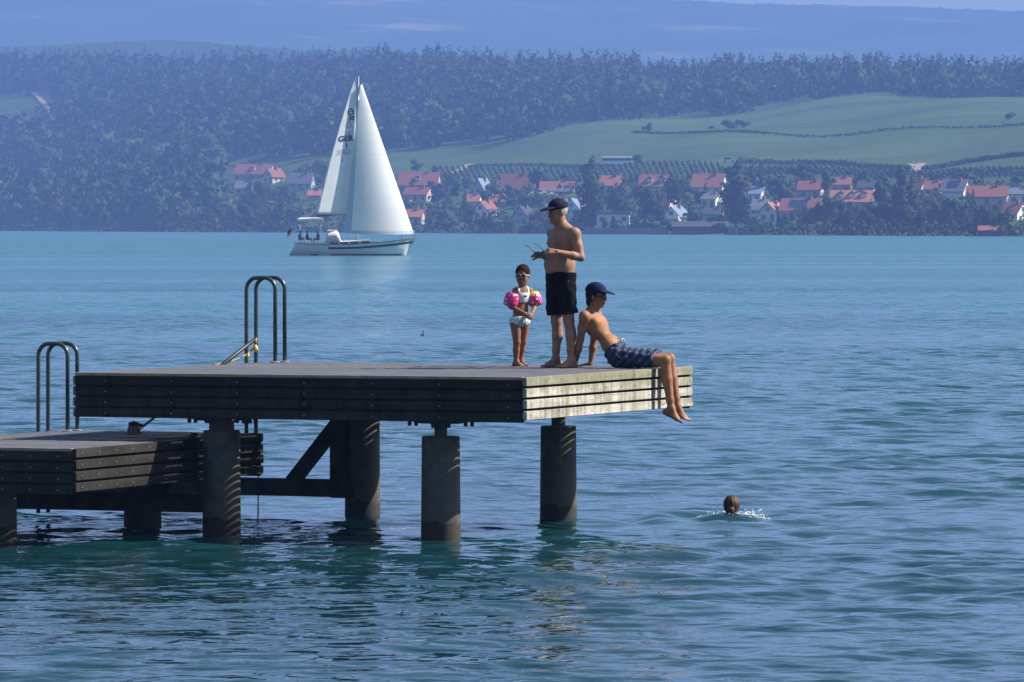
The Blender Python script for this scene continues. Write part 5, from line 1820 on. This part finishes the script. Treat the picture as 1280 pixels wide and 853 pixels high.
HOUSES = [
 # px, base, w, wall, roof, roof colour, wall colour, yaw, short, label, options
 (524, 241, 54, 9, 15, 'brown', 'pink', 8, 'long brown roof', 'long house with a wide dull red roof and white dormer, right behind the jib', dict(dormers=1)),
 (523, 256, 38, 12, 8, 'red', 'pink', 22, 'pink walled house', 'pink walled house with a white lit gable below the long brown roofed house', {}),
 (514, 283, 34, 12, 8, 'orange', 'buff', 10, 'orange roof by the jib', 'low orange roofed house at the shore just right of the jib corner', {}),
 (603, 250, 30, 9, 17, 'blue', 'grey', 24, 'steep blue-grey roof', 'house with a steep blue grey roof standing in front of the vine rows', dict(gable=True)),
 (592, 258, 19, 6, 8, 'orange', 'cream', 12, 'small orange roof', 'small orange roofed house directly below the steep blue grey roof', {}),
 (625, 259, 18, 7, 8, 'orange', 'buff', 15, 'small orange-red roof', 'small house with an orange red roof right of the steep blue grey roof', {}),
 (607, 274, 20, 11, 11, 'red', 'white', 28, 'white gabled house', 'white gabled house with red roof edges among trees, near the shore left of the man', dict(gable=True)),
 (646, 240, 40, 6, 17, 'brown', 'pink', 6, 'large crimson roof', 'house with a large plain dull crimson roof below the vine rows', {}),
 (655, 280, 16, 9, 12, 'dark', 'grey', 20, 'dark pointed gable', 'small house with a dark pointed gable left of the man in the cap', dict(gable=True)),
 (697, 243, 44, 8, 9, 'brown', 'pink', 4, 'house with the long balcony', 'dull pink house with a long white balcony above the man\'s cap', dict(balcony=True)),
 (721, 272, 22, 12, 11, 'blue', 'white', 28, 'pale blue gable', 'pale gabled house with a blue grey roof just right of the man\'s cap', dict(gable=True)),
 (764, 238, 28, 7, 11, 'orange', 'buff', 8, 'bright orange hip', 'house with a short bright orange roof right of the tall poplar', {}),
 (822, 242, 46, 10, 13, 'red', 'white', 10, 'red roof with dormers', 'broad red roofed house with blue white dormers', dict(dormers=2)),
 (767, 285, 42, 17, 3, 'grey', 'white', 3, 'white flat roofed block', 'white flat roofed block near the shore with small windows', dict(flat=True)),
 (834, 262, 18, 6, 16, 'orange', 'cream', 30, 'steep orange gable', 'narrow house with a steep orange gable roof in the village centre', {}),
 (846, 280, 26, 10, 11, 'blue', 'white', 26, 'white banded gable', 'blue roofed house with a white gable and balcony below the steep orange roof', dict(gable=True, balcony=True)),
 (887, 244, 46, 11, 15, 'orange', 'white', 16, 'largest orange roof', 'largest orange roofed house with a tall white gable beside the thick poplar', {}),
 (891, 258, 24, 9, 7, 'grey', 'white', 26, 'grey roof with white end', 'grey roofed house with a bright white end wall under the largest orange roof', {}),
 (894, 281, 30, 13, 7, 'dark', 'grey', 14, 'dark roofed grey house', 'dark roofed grey house above the boathouse', {}),
 (946, 252, 26, 9, 8, 'blue', 'white', 20, 'pale house by the poplar', 'pale blue roofed house right of the thick poplar', {}),
 (952, 270, 26, 12, 8, 'grey', 'white', 24, 'white terrace house', 'white house with balcony and grey roof, second row right of the thick poplar', dict(balcony=True)),
 (967, 277, 22, 12, 11, 'orange', 'white', 26, 'peach gabled house', 'small white house with a peach orange roof left of the solar roof', dict(gable=True)),
 (1003, 273, 56, 10, 14, 'red', 'white', 14, 'long red solar roof', 'long red roofed house with solar panels and a bright white gable', dict(solar=True)),
 (1014, 247, 34, 9, 10, 'brown', 'pink', 12, 'dull red house', 'dull red roofed house behind the long red solar roof', {}),
 (1052, 240, 28, 9, 8, 'red', 'buff', 6, 'red roof above', 'small red roofed house just above the widest bright orange roof', {}),
 (1066, 260, 54, 8, 13, 'orange', 'buff', 3, 'widest bright orange roof', 'wide low house with the brightest orange roof and a strip of dark skylights', dict(dormers=3)),
 (1085, 242, 22, 8, 8, 'dark', 'grey', 14, 'dark roof', 'dark roofed house between the red roof and the tall twin poplars', {}),
 (1149, 245, 20, 9, 13, 'red', 'white', 34, 'bright white gable', 'red roofed house with a sharp bright white gable right of the twin poplars', {}),
 (1168, 244, 14, 8, 9, 'red', 'pink', 12, 'narrow red house', 'narrow red house between the white gable and the dark solar roof', {}),
 (1196, 246, 38, 8, 13, 'grey', 'white', 24, 'grey roof with white gable', 'dark grey roofed house with solar panels and a thin white gable', dict(solar=True)),
 (1236, 258, 56, 13, 12, 'brown', 'pink', 10, 'long pinkish house', 'long pinkish grey house with a big brown roof at the right of the village', {}),
 (1278, 256, 34, 14, 7, 'grey', 'white', 18, 'white house at the edge', 'white house with a grey roof at the right edge of the village', {}),
 (1270, 276, 22, 10, 12, 'red', 'white', 34, 'red roof low right', 'red roofed house with a lit white gable among the trees at far right', {}),
 (1240, 296, 32, 7, 5, 'brown', 'brown', 4, 'timber boat shed', 'low timber boat shed standing at the waterline on the far right', {}),
 (876, 293, 70, 9, 6, 'dark', 'brown', 2, 'shore boathouse', 'long low boathouse with a dark roof right at the waterline', {}),
 (17, 243, 34, 8, 14, 'red', 'pink', 8, 'red roof far left', 'red roofed house among dark woods at the far left edge', {}),
 (36, 284, 17, 3.5, 2.5, 'red', 'pink', 0, 'pink hut', 'tiny pale pink hut at the waterline on the far left', dict(flat=True)),
 (318, 224, 52, 7, 12, 'red', 'pink', 14, 'red roofs on the left', 'wide red roofed house with a glowing cream gable left of the sails', dict(dormers=1)),
 (342, 230, 10, 9, 9, 'red', 'cream', 40, 'cream tower', 'narrow cream gable end standing right of the wide red roofed house', dict(gable=True)),
 (377, 240, 32, 10, 12, 'grey', 'grey', 12, 'grey house left of the sail', 'grey roofed house just left of the mainsail', {}),
 (393, 250, 14, 5, 6, 'orange', 'pink', 0, 'orange roof behind the main', 'small orange roofed house half hidden behind the lower mainsail', {}),
 (305, 242, 24, 8, 8, 'grey', 'buff', 10, 'grey hillside house', 'grey roofed house below the wide red roofed house left of the sails', {}),
 (245, 212, 12, 4, 4, 'brown', 'pink', 10, 'pink house in the woods', 'small pink house alone in the woods above the left shore', {}),
 (202, 241, 16, 3, 6, 'red', 'pink', 8, 'red roof in the woods', 'small red roof poking out of the woods in the middle of the left shore', {}),
 (68, 148, 5, 8, 4, 'grey', 'white', 30, 'white chapel', 'tiny white house beside the track high on the left slope', {}),
]
for h_ in HOUSES: house(*h_[:10], **h_[10])

# retaining wall along the shore
def shore_wall(px0, px1, hpx, label, m):
    mb = MB(); xs = np.linspace(px0, px1, 14); pts = [land(np.array([x]), np.array([.0]))[0] for x in xs]
    s = F / pts[0][1]; h = hpx / s
    for i in range(13):
        a, b = pts[i], pts[i + 1]
        vs = [(a[0], a[1], -.8), (b[0], b[1], -.8), (b[0], b[1] + 1.2, -.8), (a[0], a[1] + 1.2, -.8), (a[0], a[1], h), (b[0], b[1], h), (b[0], b[1] + 1.2, h), (a[0], a[1] + 1.2, h)]
        f_ = [[0,1,5,4],[4,5,6,7],[2,3,7,6]]
        if i == 0: f_.append([3,0,4,7])
        if i == 12: f_.append([1,2,6,5])
        mb.add(vs, f_)
    tag(mb.obj('shore_wall', m), label, 'wall')
wm = mat('old_shore_wall_stone', (.24, .17, .14), (.34, .25, .21), .8, .9, .1, .4, bdist=.1)
shore_wall(733, 836, 8, 'brownish stone retaining wall at the waterline below the white flat roofed block', wm)
shore_wall(910, 938, 9, 'short pale stone wall at the waterline under the thick poplar', wm)

# a white coach and small vehicles on the vineyard road
def vehicle(px, py, L, hgt, kind, label, body):
    p, t = land_at(px, py)
    root = empty(kind, tuple(p)); tag(root, label, kind.split('_')[-1])
    mb = MB(); W = 2.4 if L > 6 else 1.8
    if L > 6:
        mb.box(-L/2, L/2, -W/2, W/2, .45, hgt, 0, .15)
    else:
        prof = [(-L/2, .35), (L/2, .35), (L/2, .85), (L/2 - .9, .95), (L/2 - 1.4, hgt), (-L/2 + .5, hgt), (-L/2, .95)]
        n = len(prof); vs = [(x, -W/2, z) for x, z in prof] + [(x, W/2, z) for x, z in prof]
        mb.add(vs, [list(range(n)), list(range(2*n-1, n-1, -1))] + [[i, n+i, n+(i+1)%n, (i+1)%n] for i in range(n)])
    mb.obj('body', body, root)
    mb = MB()
    if L > 6: mb.box(-L/2 + .3, L/2 - .2, -W/2 - .015, W/2 + .015, hgt * .52, hgt * .84)
    else: mb.box(-L/2 + .55, L/2 - 1.5, -W/2 - .01, W/2 + .01, 1.0, hgt - .12)
    mb.obj('window', M['pane'], root)
    for x in (-L/2 * .62, L/2 * .62):
        for y in (-W/2 + .12, W/2 - .12):
            mb = MB(); mb.tube([(x, y - .12, .4), (x, y + .12, .4)], .4, 14); mb.obj('wheel', M['black'], root)
vehicle(771, 206.5, 11.5, 3.3, 'white_coach', 'long white coach on the road between vineyard and village', M['white'])
vehicle(911, 205, 4.6, 1.9, 'white_van', 'small white van on the vineyard road left of the poplar tops', M['white'])
vehicle(1195, 214.5, 4.3, 1.5, 'red_car', 'small red car on the vineyard road at the right', mat('red_paint', (.5, .04, .03), None, rough=.3))
vehicle(1157, 214, 4.2, 1.45, 'white_car', 'small white car on the vineyard road just right of the pale track', M['white'])

# pale tracks on the hill
def path(pts, w, label):
    mb = MB(); n = []
    for i in range(len(pts) - 1):
        for k in range(12):
            t = k / 12
            n.append(((pts[i][0] * (1 - t) + pts[i+1][0] * t), (pts[i][1] * (1 - t) + pts[i+1][1] * t)))
    n.append(pts[-1]); vs = []
    P = [land_at(*q)[0] for q in n]
    for i, p in enumerate(P):
        d = P[min(i + 1, len(P) - 1)] - P[max(i - 1, 0)]; d[2] = 0; d = unit(d)
        s = np.array([-d[1], d[0], 0]) * w / 2
        vs += [p + s + (0, 0, .45), p - s + (0, 0, .45)]
    mb.add(vs, [[2*i, 2*i+1, 2*i+3, 2*i+2] for i in range(len(P) - 1)])
    tag(mb.obj('path', mat('pale_gravel', (.24, .195, .155), (.29, .24, .19), .3, .95, .05)), label, 'path', kind='structure')
path([(566, 217), (578, 210), (589, 203)], 3.5, 'pale track climbing from the village beside the vine rows')
path([(1143, 214), (1146, 206), (1153, 201)], 3.2, 'pale gravel track forking up from the village at the right')
path([(1146, 206), (1139, 202)], 2.4, 'short left arm of the pale gravel track')
path([(40, 119), (55, 132), (70, 146)], 3.5, 'pale track on the high left slope')

# ------------------------------------------------------------------ trees
def leaf_mesh(name, V, Q, sn, mats, mi=None):
    me = np_mesh(name, V, Q, mats, True, mi)
    me.normals_split_custom_set_from_vertices(np.asarray(sn, np.float32))
    return me

def leafcloud(r, lobes, n, size, axis=None):
    """quads spread through the lobes; lobes: (cx, cy, cz, rx, ry, rz)"""
    lobes = np.array(lobes, float)
    vol = (lobes[:, 3] * lobes[:, 4] * lobes[:, 5]) ** .67
    pick = r.choice(len(lobes), n, p=vol ** .6 / (vol ** .6).sum())
    d = r.normal(size=(n, 3)); d /= np.linalg.norm(d, axis=1)[:, None]
    rad = r.uniform(.4, 1.0, n) ** .6
    c = lobes[pick, :3] + d * lobes[pick, 3:] * rad[:, None]
    nrm = d + r.normal(size=(n, 3)) * .5
    nrm /= np.linalg.norm(nrm, axis=1)[:, None]
    mid = (lobes[:, :3] * vol[:, None]).sum(0) / vol.sum()
    out = c - mid if axis is None else d * 1.0; out = out / np.maximum(np.linalg.norm(out, axis=1), 1e-6)[:, None]
    sn = d * .8 + out * .8 + nrm * .15; sn /= np.linalg.norm(sn, axis=1)[:, None]
    flip = (nrm * sn).sum(1) < 0; nrm[flip] *= -1
    a = np.cross(nrm, r.normal(size=(n, 3))); a /= np.linalg.norm(a, axis=1)[:, None]
    b = np.cross(nrm, a)
    mr_ = lobes[:, 3:].mean(1); k_ = np.maximum((mr_ / mr_.max()) ** .7, .55)
    s = size * r.uniform(.6, 1.3, (n, 1)) * k_[pick][:, None]; e = r.uniform(.5, 1.0, (n, 1))
    j = lambda: 1 + r.uniform(-.3, .3, (n, 1))
    V = np.stack([c - a * s * j() - b * s * e * .4, c + b * -s * e * j(), c + a * s * j() + b * s * e * .3, c + b * s * e * j()], 1)
    return V.reshape(-1, 3), np.arange(n * 4).reshape(n, 4), np.repeat(sn, 4, 0)

def lobes_for(kind, r):
    """unit tree, height 1, width about .6"""
    L = []
    if kind == 'round':
        for i in range(11):
            t = r.uniform(0, 6.283); q = r.uniform(.05, .26); z = r.uniform(.24, .86)
            k = 1 - abs(z - .52) * 1.0
            L.append((q * math.cos(t) * k * 1.25, q * math.sin(t) * k * 1.25, z, *(r.uniform(.12, .20) * np.array([1, 1, .85]))))
    elif kind == 'wide':
        for i in range(13):
            t = r.uniform(0, 6.283); q = r.uniform(.1, .48); z = r.uniform(.25, .80)
            k = 1.05 - abs(z - .45) * 1.1
            L.append((q * math.cos(t) * k, q * math.sin(t) * k, z, *(r.uniform(.14, .23) * np.array([1, 1, .9]))))
        L.append((0, 0, .12, .40, .40, .14))
    elif kind == 'poplar':
        for i in range(13):
            z = .12 + .80 * i / 12
            w = .17 * math.sin(math.pi * min(1, .18 + z * .80)) ** .8
            L.append((r.uniform(-.04, .04), r.uniform(-.04, .04), z, w * r.uniform(.75, 1.1), w * r.uniform(.75, 1.1), .085))
    elif kind == 'conifer':
        for i in range(10):
            z = .14 + .76 * i / 9
            w = .21 * (1 - z) ** .65 + .024
            for k in range(3):
                t = r.uniform(0, 6.283)
                L.append((w * .42 * math.cos(t), w * .42 * math.sin(t), z - .03, w * .62, w * .62, .075))
    elif kind == 'bush':
        for i in range(8):
            t = r.uniform(0, 6.283); q = r.uniform(.05, .5)
            L.append((q * math.cos(t), q * math.sin(t), r.uniform(.25, .62), *(r.uniform(.24, .36) * np.array([1.1, 1.1, .95]))))
    return L
def leaf_mat(name, a, b):
    m = mat(name, a, b, .22, .8, .12, lo=.3, hi=.7)
    return m
LEAF = {'mid': leaf_mat('mid_green_leaves', (.036, .060, .020), (.058, .086, .028)), 'dark': leaf_mat('dark_green_leaves', (.024, .044, .018), (.034, .058, .022)),
        'conifer': leaf_mat('blackish_green_needles', (.016, .032, .018), (.030, .050, .024)), 'silver': leaf_mat('silvery_green_leaves', (.10, .115, .075), (.16, .17, .12)),
        'yellow': leaf_mat('yellowish_green_leaves', (.085, .115, .028), (.13, .15, .045))}
BARK = mat('grey_brown_bark', (.09, .07, .05), (.14, .11, .085), 3, .9, .1)
nr_ = np.random.default_rng(5)
PROTO = {}
for kind, nvar, n, size in (('round', 4, 900, .048), ('wide', 4, 1100, .052), ('poplar', 3, 900, .034), ('conifer', 3, 800, .032), ('bush', 3, 420, .10)):
    PROTO[kind] = []
    for v in range(nvar):
        PROTO[kind].append(leafcloud(nr_, lobes_for(kind, nr_), n, size))
CM = {}
def crown_mesh(kind, v, leaf):
    key = (kind, v, leaf)
    if key not in CM: CM[key] = leaf_mesh('crown', *PROTO[kind][v], LEAF[leaf])
    return CM[key]
def trunk_mesh(kind):
    if kind not in CM:
        mb = MB()
        top = .85 if kind in ('poplar', 'conifer') else .55
        mb.tube([(0, 0, -.08), (.004, 0, .15), (-.004, .004, top)], [.026, .020, .006], 8)
        if kind in ('round', 'wide', 'bush'):
            for k in range(5):
                t = k * 1.26 + .3
                mb.tube([(0, 0, .22 + .05 * k), (.12 * math.cos(t), .12 * math.sin(t), .42 + .05 * k), (.22 * math.cos(t), .22 * math.sin(t), .55 + .06 * k)], [.012, .008, .003], 6)
        CM[kind] = mb.mesh('trunk', BARK, True)
    return CM[kind]
WIDTH = {'round': .66, 'wide': 1.02, 'poplar': .30, 'conifer': .40, 'bush': 1.30}
TREES = []
def tree(px, py, hpx, wpx, kind, leaf, label, cat='tree', group=None, v=None):
    p, t = land_at(px, py)
    s = F / p[1]
    h = hpx / s; w = wpx / s
    name = {'poplar': 'poplar_tree', 'conifer': 'conifer_tree', 'bush': 'bush'}.get(kind, 'leafy_tree')
    root = empty(name, tuple(p), rnd.uniform(0, 6.28))
    k = w / WIDTH[kind]
    root.scale = (k, k, h)
    tag(root, label, cat, group)
    v = rnd.randrange(len(PROTO[kind])) if v is None else v
    link('crown', crown_mesh(kind, v, leaf), root); link('trunk', trunk_mesh(kind), root)
    TREES.append((px - wpx * .45, px + wpx * .45, py - hpx, py))
    return root
SPECIAL = [
 (738, 287, 93, 31, 'poplar', 'dark', 'tall slender poplar right of the standing man, reaching up into the vineyard'),
 (921, 286, 90, 34, 'poplar', 'dark', 'thick dark poplar, tallest tree in the middle of the village'),
 (940, 236, 40, 15, 'conifer', 'conifer', 'dark conifer just right of the thick poplar, taller of two'),
 (951, 236, 33, 13, 'conifer', 'conifer', 'dark conifer right of the thick poplar, shorter of two'),
 (1126, 290, 86, 24, 'poplar', 'dark', 'tallest of the twin poplars at the right of the village'),
 (1104, 290, 66, 30, 'round', 'dark', 'broad dark tree leaning against the left side of the twin poplars'),
 (1139, 288, 70, 18, 'poplar', 'dark', 'slimmer of the twin poplars at the right of the village'),
 (846, 262, 48, 22, 'round', 'dark', 'dark oval tree left of the largest orange roof'),
 (679, 243, 36, 22, 'round', 'mid', 'oval tree between the crimson roof and the long balcony'),
 (521, 216.5, 19, 15, 'round', 'dark', 'round tree alone on the hill right of the jib, larger of two'),
 (545, 217, 13, 14, 'bush', 'dark', 'low round tree on the hill right of the jib, smaller of two'),
 (797, 208.5, 14, 17, 'round', 'dark', 'round tree at the roadside just right of the coach'),
 (809, 166, 12, 13, 'bush', 'dark', 'single round bush high on the vineyard slope, leftmost on its hedge line'),
 (912, 160, 12, 22, 'bush', 'dark', 'wide dark bush clump on the vineyard slope, left part of a pair'),
 (929, 159.5, 11, 18, 'bush', 'dark', 'wide dark bush clump on the vineyard slope, right part of a pair'),
 (889, 160.5, 5, 10, 'bush', 'dark', 'small low bush on the slope left of the dark bush clump'),
 (1261, 152, 10, 16, 'bush', 'dark', 'round bush on the vineyard slope near the right edge'),
 (1218, 122, 16, 12, 'conifer', 'conifer', 'single dark conifer at the lower edge of the ridge wood at the right'),
 (1000, 232, 27, 26, 'round', 'dark', 'broad tree behind the dull red house'),
 (1034, 245, 34, 20, 'round', 'dark', 'oval dark tree between the dull red house and the red roof above'),
 (1078, 238, 28, 20, 'round', 'dark', 'round tree behind the dark roof near the twin poplars'),
 (973, 262, 45, 26, 'round', 'dark', 'bushy tree behind the long red solar roof at its left end'),
 (770, 272, 46, 30, 'round', 'mid', 'broad tree behind the white flat roofed block'),
 (805, 281, 50, 32, 'round', 'dark', 'broad dark tree right of the white flat roofed block'),
]
for a in SPECIAL: tree(*a)

# trees planted around the houses: each leaves the roofs in view
def clear(x0, x1, y0, y1, yb, tol):
    for hx0, hx1, hy0, hy1, hb, sh_ in HB:
        if yb > hb:
            ox = min(x1, hx1) - max(x0, hx0); oy = min(y1, hy1) - max(y0, hy0)
            if ox > 0 and oy > 0 and ox * oy > tol * (hx1 - hx0) * (hy1 - hy0): return False
    for tx0, tx1, ty0, ty1 in TREES:
        ox = min(x1, tx1) - max(x0, tx0); oy = min(y1, ty1) - max(y0, ty0)
        if ox > 0 and oy > 0 and ox * oy > .72 * min((x1 - x0) * (y1 - y0), (tx1 - tx0) * (ty1 - ty0)): return False
    return True
used = {}
SIZEW = lambda h: 'tall' if h > 34 else ('middling' if h > 22 else 'low')
def auto_label(px, py, h, kind, leaf, zone):
    lw = {'mid': 'green', 'dark': 'dark green', 'silver': 'silvery', 'yellow': 'yellowish green', 'conifer': 'blackish'}[leaf]
    kw = {'round': 'round tree', 'wide': 'spreading tree', 'poplar': 'slender tree', 'conifer': 'pointed conifer', 'bush': 'bush'}[kind]
    near = sorted(HB, key=lambda b: abs((b[0] + b[1]) / 2 - px) + 1.3 * abs(b[4] - py))
    for q in range(4):
        b = near[q]; c = (b[0] + b[1]) / 2
        if abs(px - c) < (b[1] - b[0]) * .35: rel = 'in front of' if py > b[4] else 'behind'
        else: rel = 'left of' if px < c else 'right of'
        lab = f'{SIZEW(h)} {lw} {kw} {rel} the {b[5]}'
        if len(lab.split()) <= 16 and lab not in used:
            used[lab] = 1; return lab
    for q in range(1, 7):
        lab = f'{SIZEW(h)} {lw} {kw} between the {near[0][5]} and the {near[q][5]}'
        if len(lab.split()) <= 16 and lab not in used:
            used[lab] = 1; return lab
    return None
def plant(n, xr, yr, hr, kinds, leaves, zone, tol, group):
    made = tries = 0
    while made < n and tries < n * 60:
        tries += 1
        px = rnd.uniform(*xr); f_ = rnd.random(); 
        lo, hi = yr(px)
        py = lo + (hi - lo) * f_
        kind = rnd.choice(kinds); leaf = rnd.choice(leaves)
        h = rnd.uniform(*hr) * (.75 + .35 * f_); w = h * WIDTH[kind] * rnd.uniform(.85, 1.2)
        if kind == 'bush': h *= .6
        if not clear(px - w * .5, px + w * .5, py - h, py - h * .15, py, tol): continue
        lab = auto_label(px, py, h, kind, leaf, zone)
        if lab is None: continue
        tree(px, py, h, w, kind, leaf, lab, 'bush' if kind == 'bush' else 'tree', group); made += 1
sy = lambda px: float(shore_y(px))
# right-hand shore: a band of big trees down to the water
plant(40, (985, 1330), lambda x: (sy(x) - 14, sy(x) - 1), (30, 46), ['wide', 'wide', 'round'], ['dark', 'dark', 'mid'], 's', .30, 'trees along the right shore')
plant(34, (480, 985), lambda x: (sy(x) - 8, sy(x) - .8), (18, 32), ['wide', 'wide', 'round', 'bush'], ['dark', 'dark', 'mid'], 's', .26, 'trees along the village shore')
plant(16, (985, 1320), lambda x: (252, sy(x) - 16), (24, 40), ['round', 'wide', 'conifer'], ['dark', 'mid'], 'v', .2, 'trees between the houses')
plant(70, (470, 985), lambda x: (236, sy(x) - 9), (20, 38), ['round', 'wide', 'wide', 'conifer', 'bush'], ['dark', 'dark', 'mid', 'silver'], 'v', .26, 'trees between the houses')
plant(16, (985, 1320), lambda x: (226, 252), (14, 24), ['round', 'bush', 'conifer', 'round'], ['dark', 'mid'], 'v', .15, 'trees between the houses')
# left shore
plant(30, (-90, 375), lambda x: (sy(x) - 10, sy(x) - .8), (28, 46), ['wide', 'wide', 'round'], ['dark', 'mid', 'silver', 'silver', 'mid'], 'l', .12, 'trees along the left shore')
plant(34, (190, 420), lambda x: (225, sy(x) - 10), (24, 40), ['round', 'wide', 'conifer'], ['dark', 'mid', 'dark'], 'l', .14, 'trees on the left slope')

# hedges across the vineyard slope
def hedge(pts, h, label, n=None):
    r = np.random.default_rng(len(label)); L = []
    P = []
    for i in range(len(pts) - 1):
        for k in range(40):
            t = k / 40
            P.append(land_at(pts[i][0] * (1 - t) + pts[i+1][0] * t, pts[i][1] * (1 - t) + pts[i+1][1] * t)[0])
    o = P[0]
    for p in P:
        q = p - o; hh = h * r.uniform(.7, 1.25)
        L.append((q[0], q[1], q[2] + hh * .35, 3.0, .6, hh * .42))
    V, Q, sn = leafcloud(r, L, 2600, .42, 1)
    tag(link('hedge', leaf_mesh('hedge', V, Q, sn, LEAF['dark']), None, tuple(o)), label, 'hedge')
hedge([(796, 169), (960, 166), (1300, 160.5)], 1.2, 'long dark hedge across the middle of the vineyard slope')
hedge([(590, 206.5), (700, 206), (765, 207)], 1.2, 'low hedge along the road left of the coach')
hedge([(930, 205.5), (1050, 208), (1138, 210)], 2.4, 'hedge along the road between the thick poplar and the gravel track')
hedge([(1160, 209), (1215, 202), (1300, 197)], 1.6, 'hedge rising to the right from the gravel track')

# vine rows behind the village
def vine_rows():
    r = np.random.default_rng(9); Vs = []; Qs = []; n0 = 0
    for row in np.arange(552, 1290, 7.2):
        yb, yt = (226, 209) if row < 910 else (222, 214)
        L = []
        for k in range(16):
            t = k / 15
            p = land_at(row - 9 * t, yb * (1 - t) + yt * t)[0]
            L.append((p[0], p[1], p[2] + .9, .55, 2.4, .8))
        V, Q, sn = leafcloud(r, L, 190, .42, 1)
        Vs.append(V); Qs.append(Q + n0); n0 += len(V)
    tag(link('vine_rows', np_mesh('vine_rows', np.concatenate(Vs), np.concatenate(Qs), LEAF['dark'], True)), 'rows of green vines climbing the slope just behind the village', 'vines', kind='stuff')
vine_rows()

# ------------------------------------------------------------------ the wood that covers the ridge and the left slope
def forest():
    r = np.random.default_rng(17)
    protos = []
    for kind, n, size in (('conifer', 110, .050), ('conifer', 110, .050), ('round', 100, .075), ('round', 100, .075), ('wide', 100, .085)):
        protos.append((kind,) + leafcloud(r, lobes_for(kind, r), n, size))
    Vs = []; mi = []; Ns = []
    N_ = 25000
    px = r.uniform(-900, 2220, N_); t = r.uniform(45, 1385, N_)
    Z = shore_Z(px) + t
    keep = r.uniform(0, 1, N_) < Z / 3800
    px, t, Z = px[keep], t[keep], Z[keep]
    y = shore_y(px) - rise_px(px, t)
    ft = np.interp(px, FIELD_TOP_X, FIELD_TOP_Y) + 2.0 * np.sin(px * .05) + 1.5 * np.sin(px * .13)
    ok = y < ft
    ok |= (px < 268 + 10 * np.sin(t * .02)) & (t > 45)
    # clearings: the high field at the left, room round the few houses in the wood
    ok &= ~((px < 72 + 6 * np.sin(y * .4)) & (y > 124) & (y < 176) & (px > -200))
    for hx0, hx1, hy0, hy1, hb, sh_ in HB:
        if hx1 < 270: ok &= ~((px > hx0 - 4) & (px < hx1 + 4) & (y > hy0 + 2) & (y < hb + 13))
    px, t = px[ok], t[ok]
    P = land(px, t)
    for i in range(len(P)):
        conif = (P[i, 1] * 0 + r.random()) < (.48 if t[i] > 700 else .25)
        k = int(r.integers(0, 2)) if conif else int(r.integers(2, 5))
        kind, V, Q, sn = protos[k]
        h = r.uniform(19, 27) if conif else r.uniform(13, 22)
        if px[i] > 800: h *= .84
        w = h * {'conifer': .85, 'round': 1.0, 'wide': .85}[kind] * r.uniform(.85, 1.25)
        th = r.uniform(0, 6.283); c, s = math.cos(th), math.sin(th)
        Vx = V[:, 0] * c - V[:, 1] * s; Vy = V[:, 0] * s + V[:, 1] * c
        Vs.append(np.stack([Vx * w + P[i, 0], Vy * w + P[i, 1], V[:, 2] * h + P[i, 2] - 1], 1))
        Ns.append(np.stack([sn[:, 0] * c - sn[:, 1] * s, sn[:, 0] * s + sn[:, 1] * c, sn[:, 2]], 1))
        mi.append(np.full(len(Q), 0 if conif else (1 if r.random() < .88 else 2)))
    V = np.concatenate(Vs); Q = np.arange(len(V)).reshape(-1, 4)
    me = leaf_mesh('forest', V, Q, np.concatenate(Ns), [LEAF['conifer'], LEAF['dark'], LEAF['mid'], LEAF['yellow']], np.concatenate(mi))
    tag(link('forest', me), 'dense dark mixed wood covering the ridge and the left slope', 'forest', kind='stuff')
forest()

# bushes, reeds and garden shrubs that fill the village and hide the banks
def shrubbery():
    r = np.random.default_rng(31); L = []; Ls = []
    for px in np.arange(-140, 1400, 3.2):
        if 733 < px < 836 or 842 < px < 912: continue
        for k in range(2):
            p = land(np.array([px + r.uniform(-2, 2)]), np.array([r.uniform(1, 14)]))[0]
            h = r.uniform(1.6, 4.2) * (1.25 if px > 985 or px < 370 else .85)
            L.append((p[0], p[1], p[2] + h * .35, r.uniform(1.2, 2.4), 1.6, h * .62))
    n = 0
    while n < 1150:
        px = r.uniform(180, 1340); y = r.uniform(228, 291)
        if px < 420 and y < 236: continue
        p, t = land_at(px, y)
        if t < 10: continue
        h = r.uniform(1.5, 4.5); w = h * r.uniform(.7, 1.3)
        s = F / p[1]; n += 1
        hit = False
        for hx0, hx1, hy0, hy1, hb, sh_ in HB:
            if y > hb and px + w * s > hx0 and px - w * s < hx1 and y - h * s < hb - (hb - hy0) * .30: hit = True
        if hit: continue
        L.append((p[0], p[1], p[2] + h * .4, w, w, h * .6))
    V, Q, sn = leafcloud(r, L, 30000, .85, 1)
    me = leaf_mesh('shrubbery', V, Q, sn, LEAF['dark'])
    tag(link('shrubbery', me), 'bushes and reeds along the far shore and shrubs between the houses', 'shrubs', kind='stuff')
shrubbery()
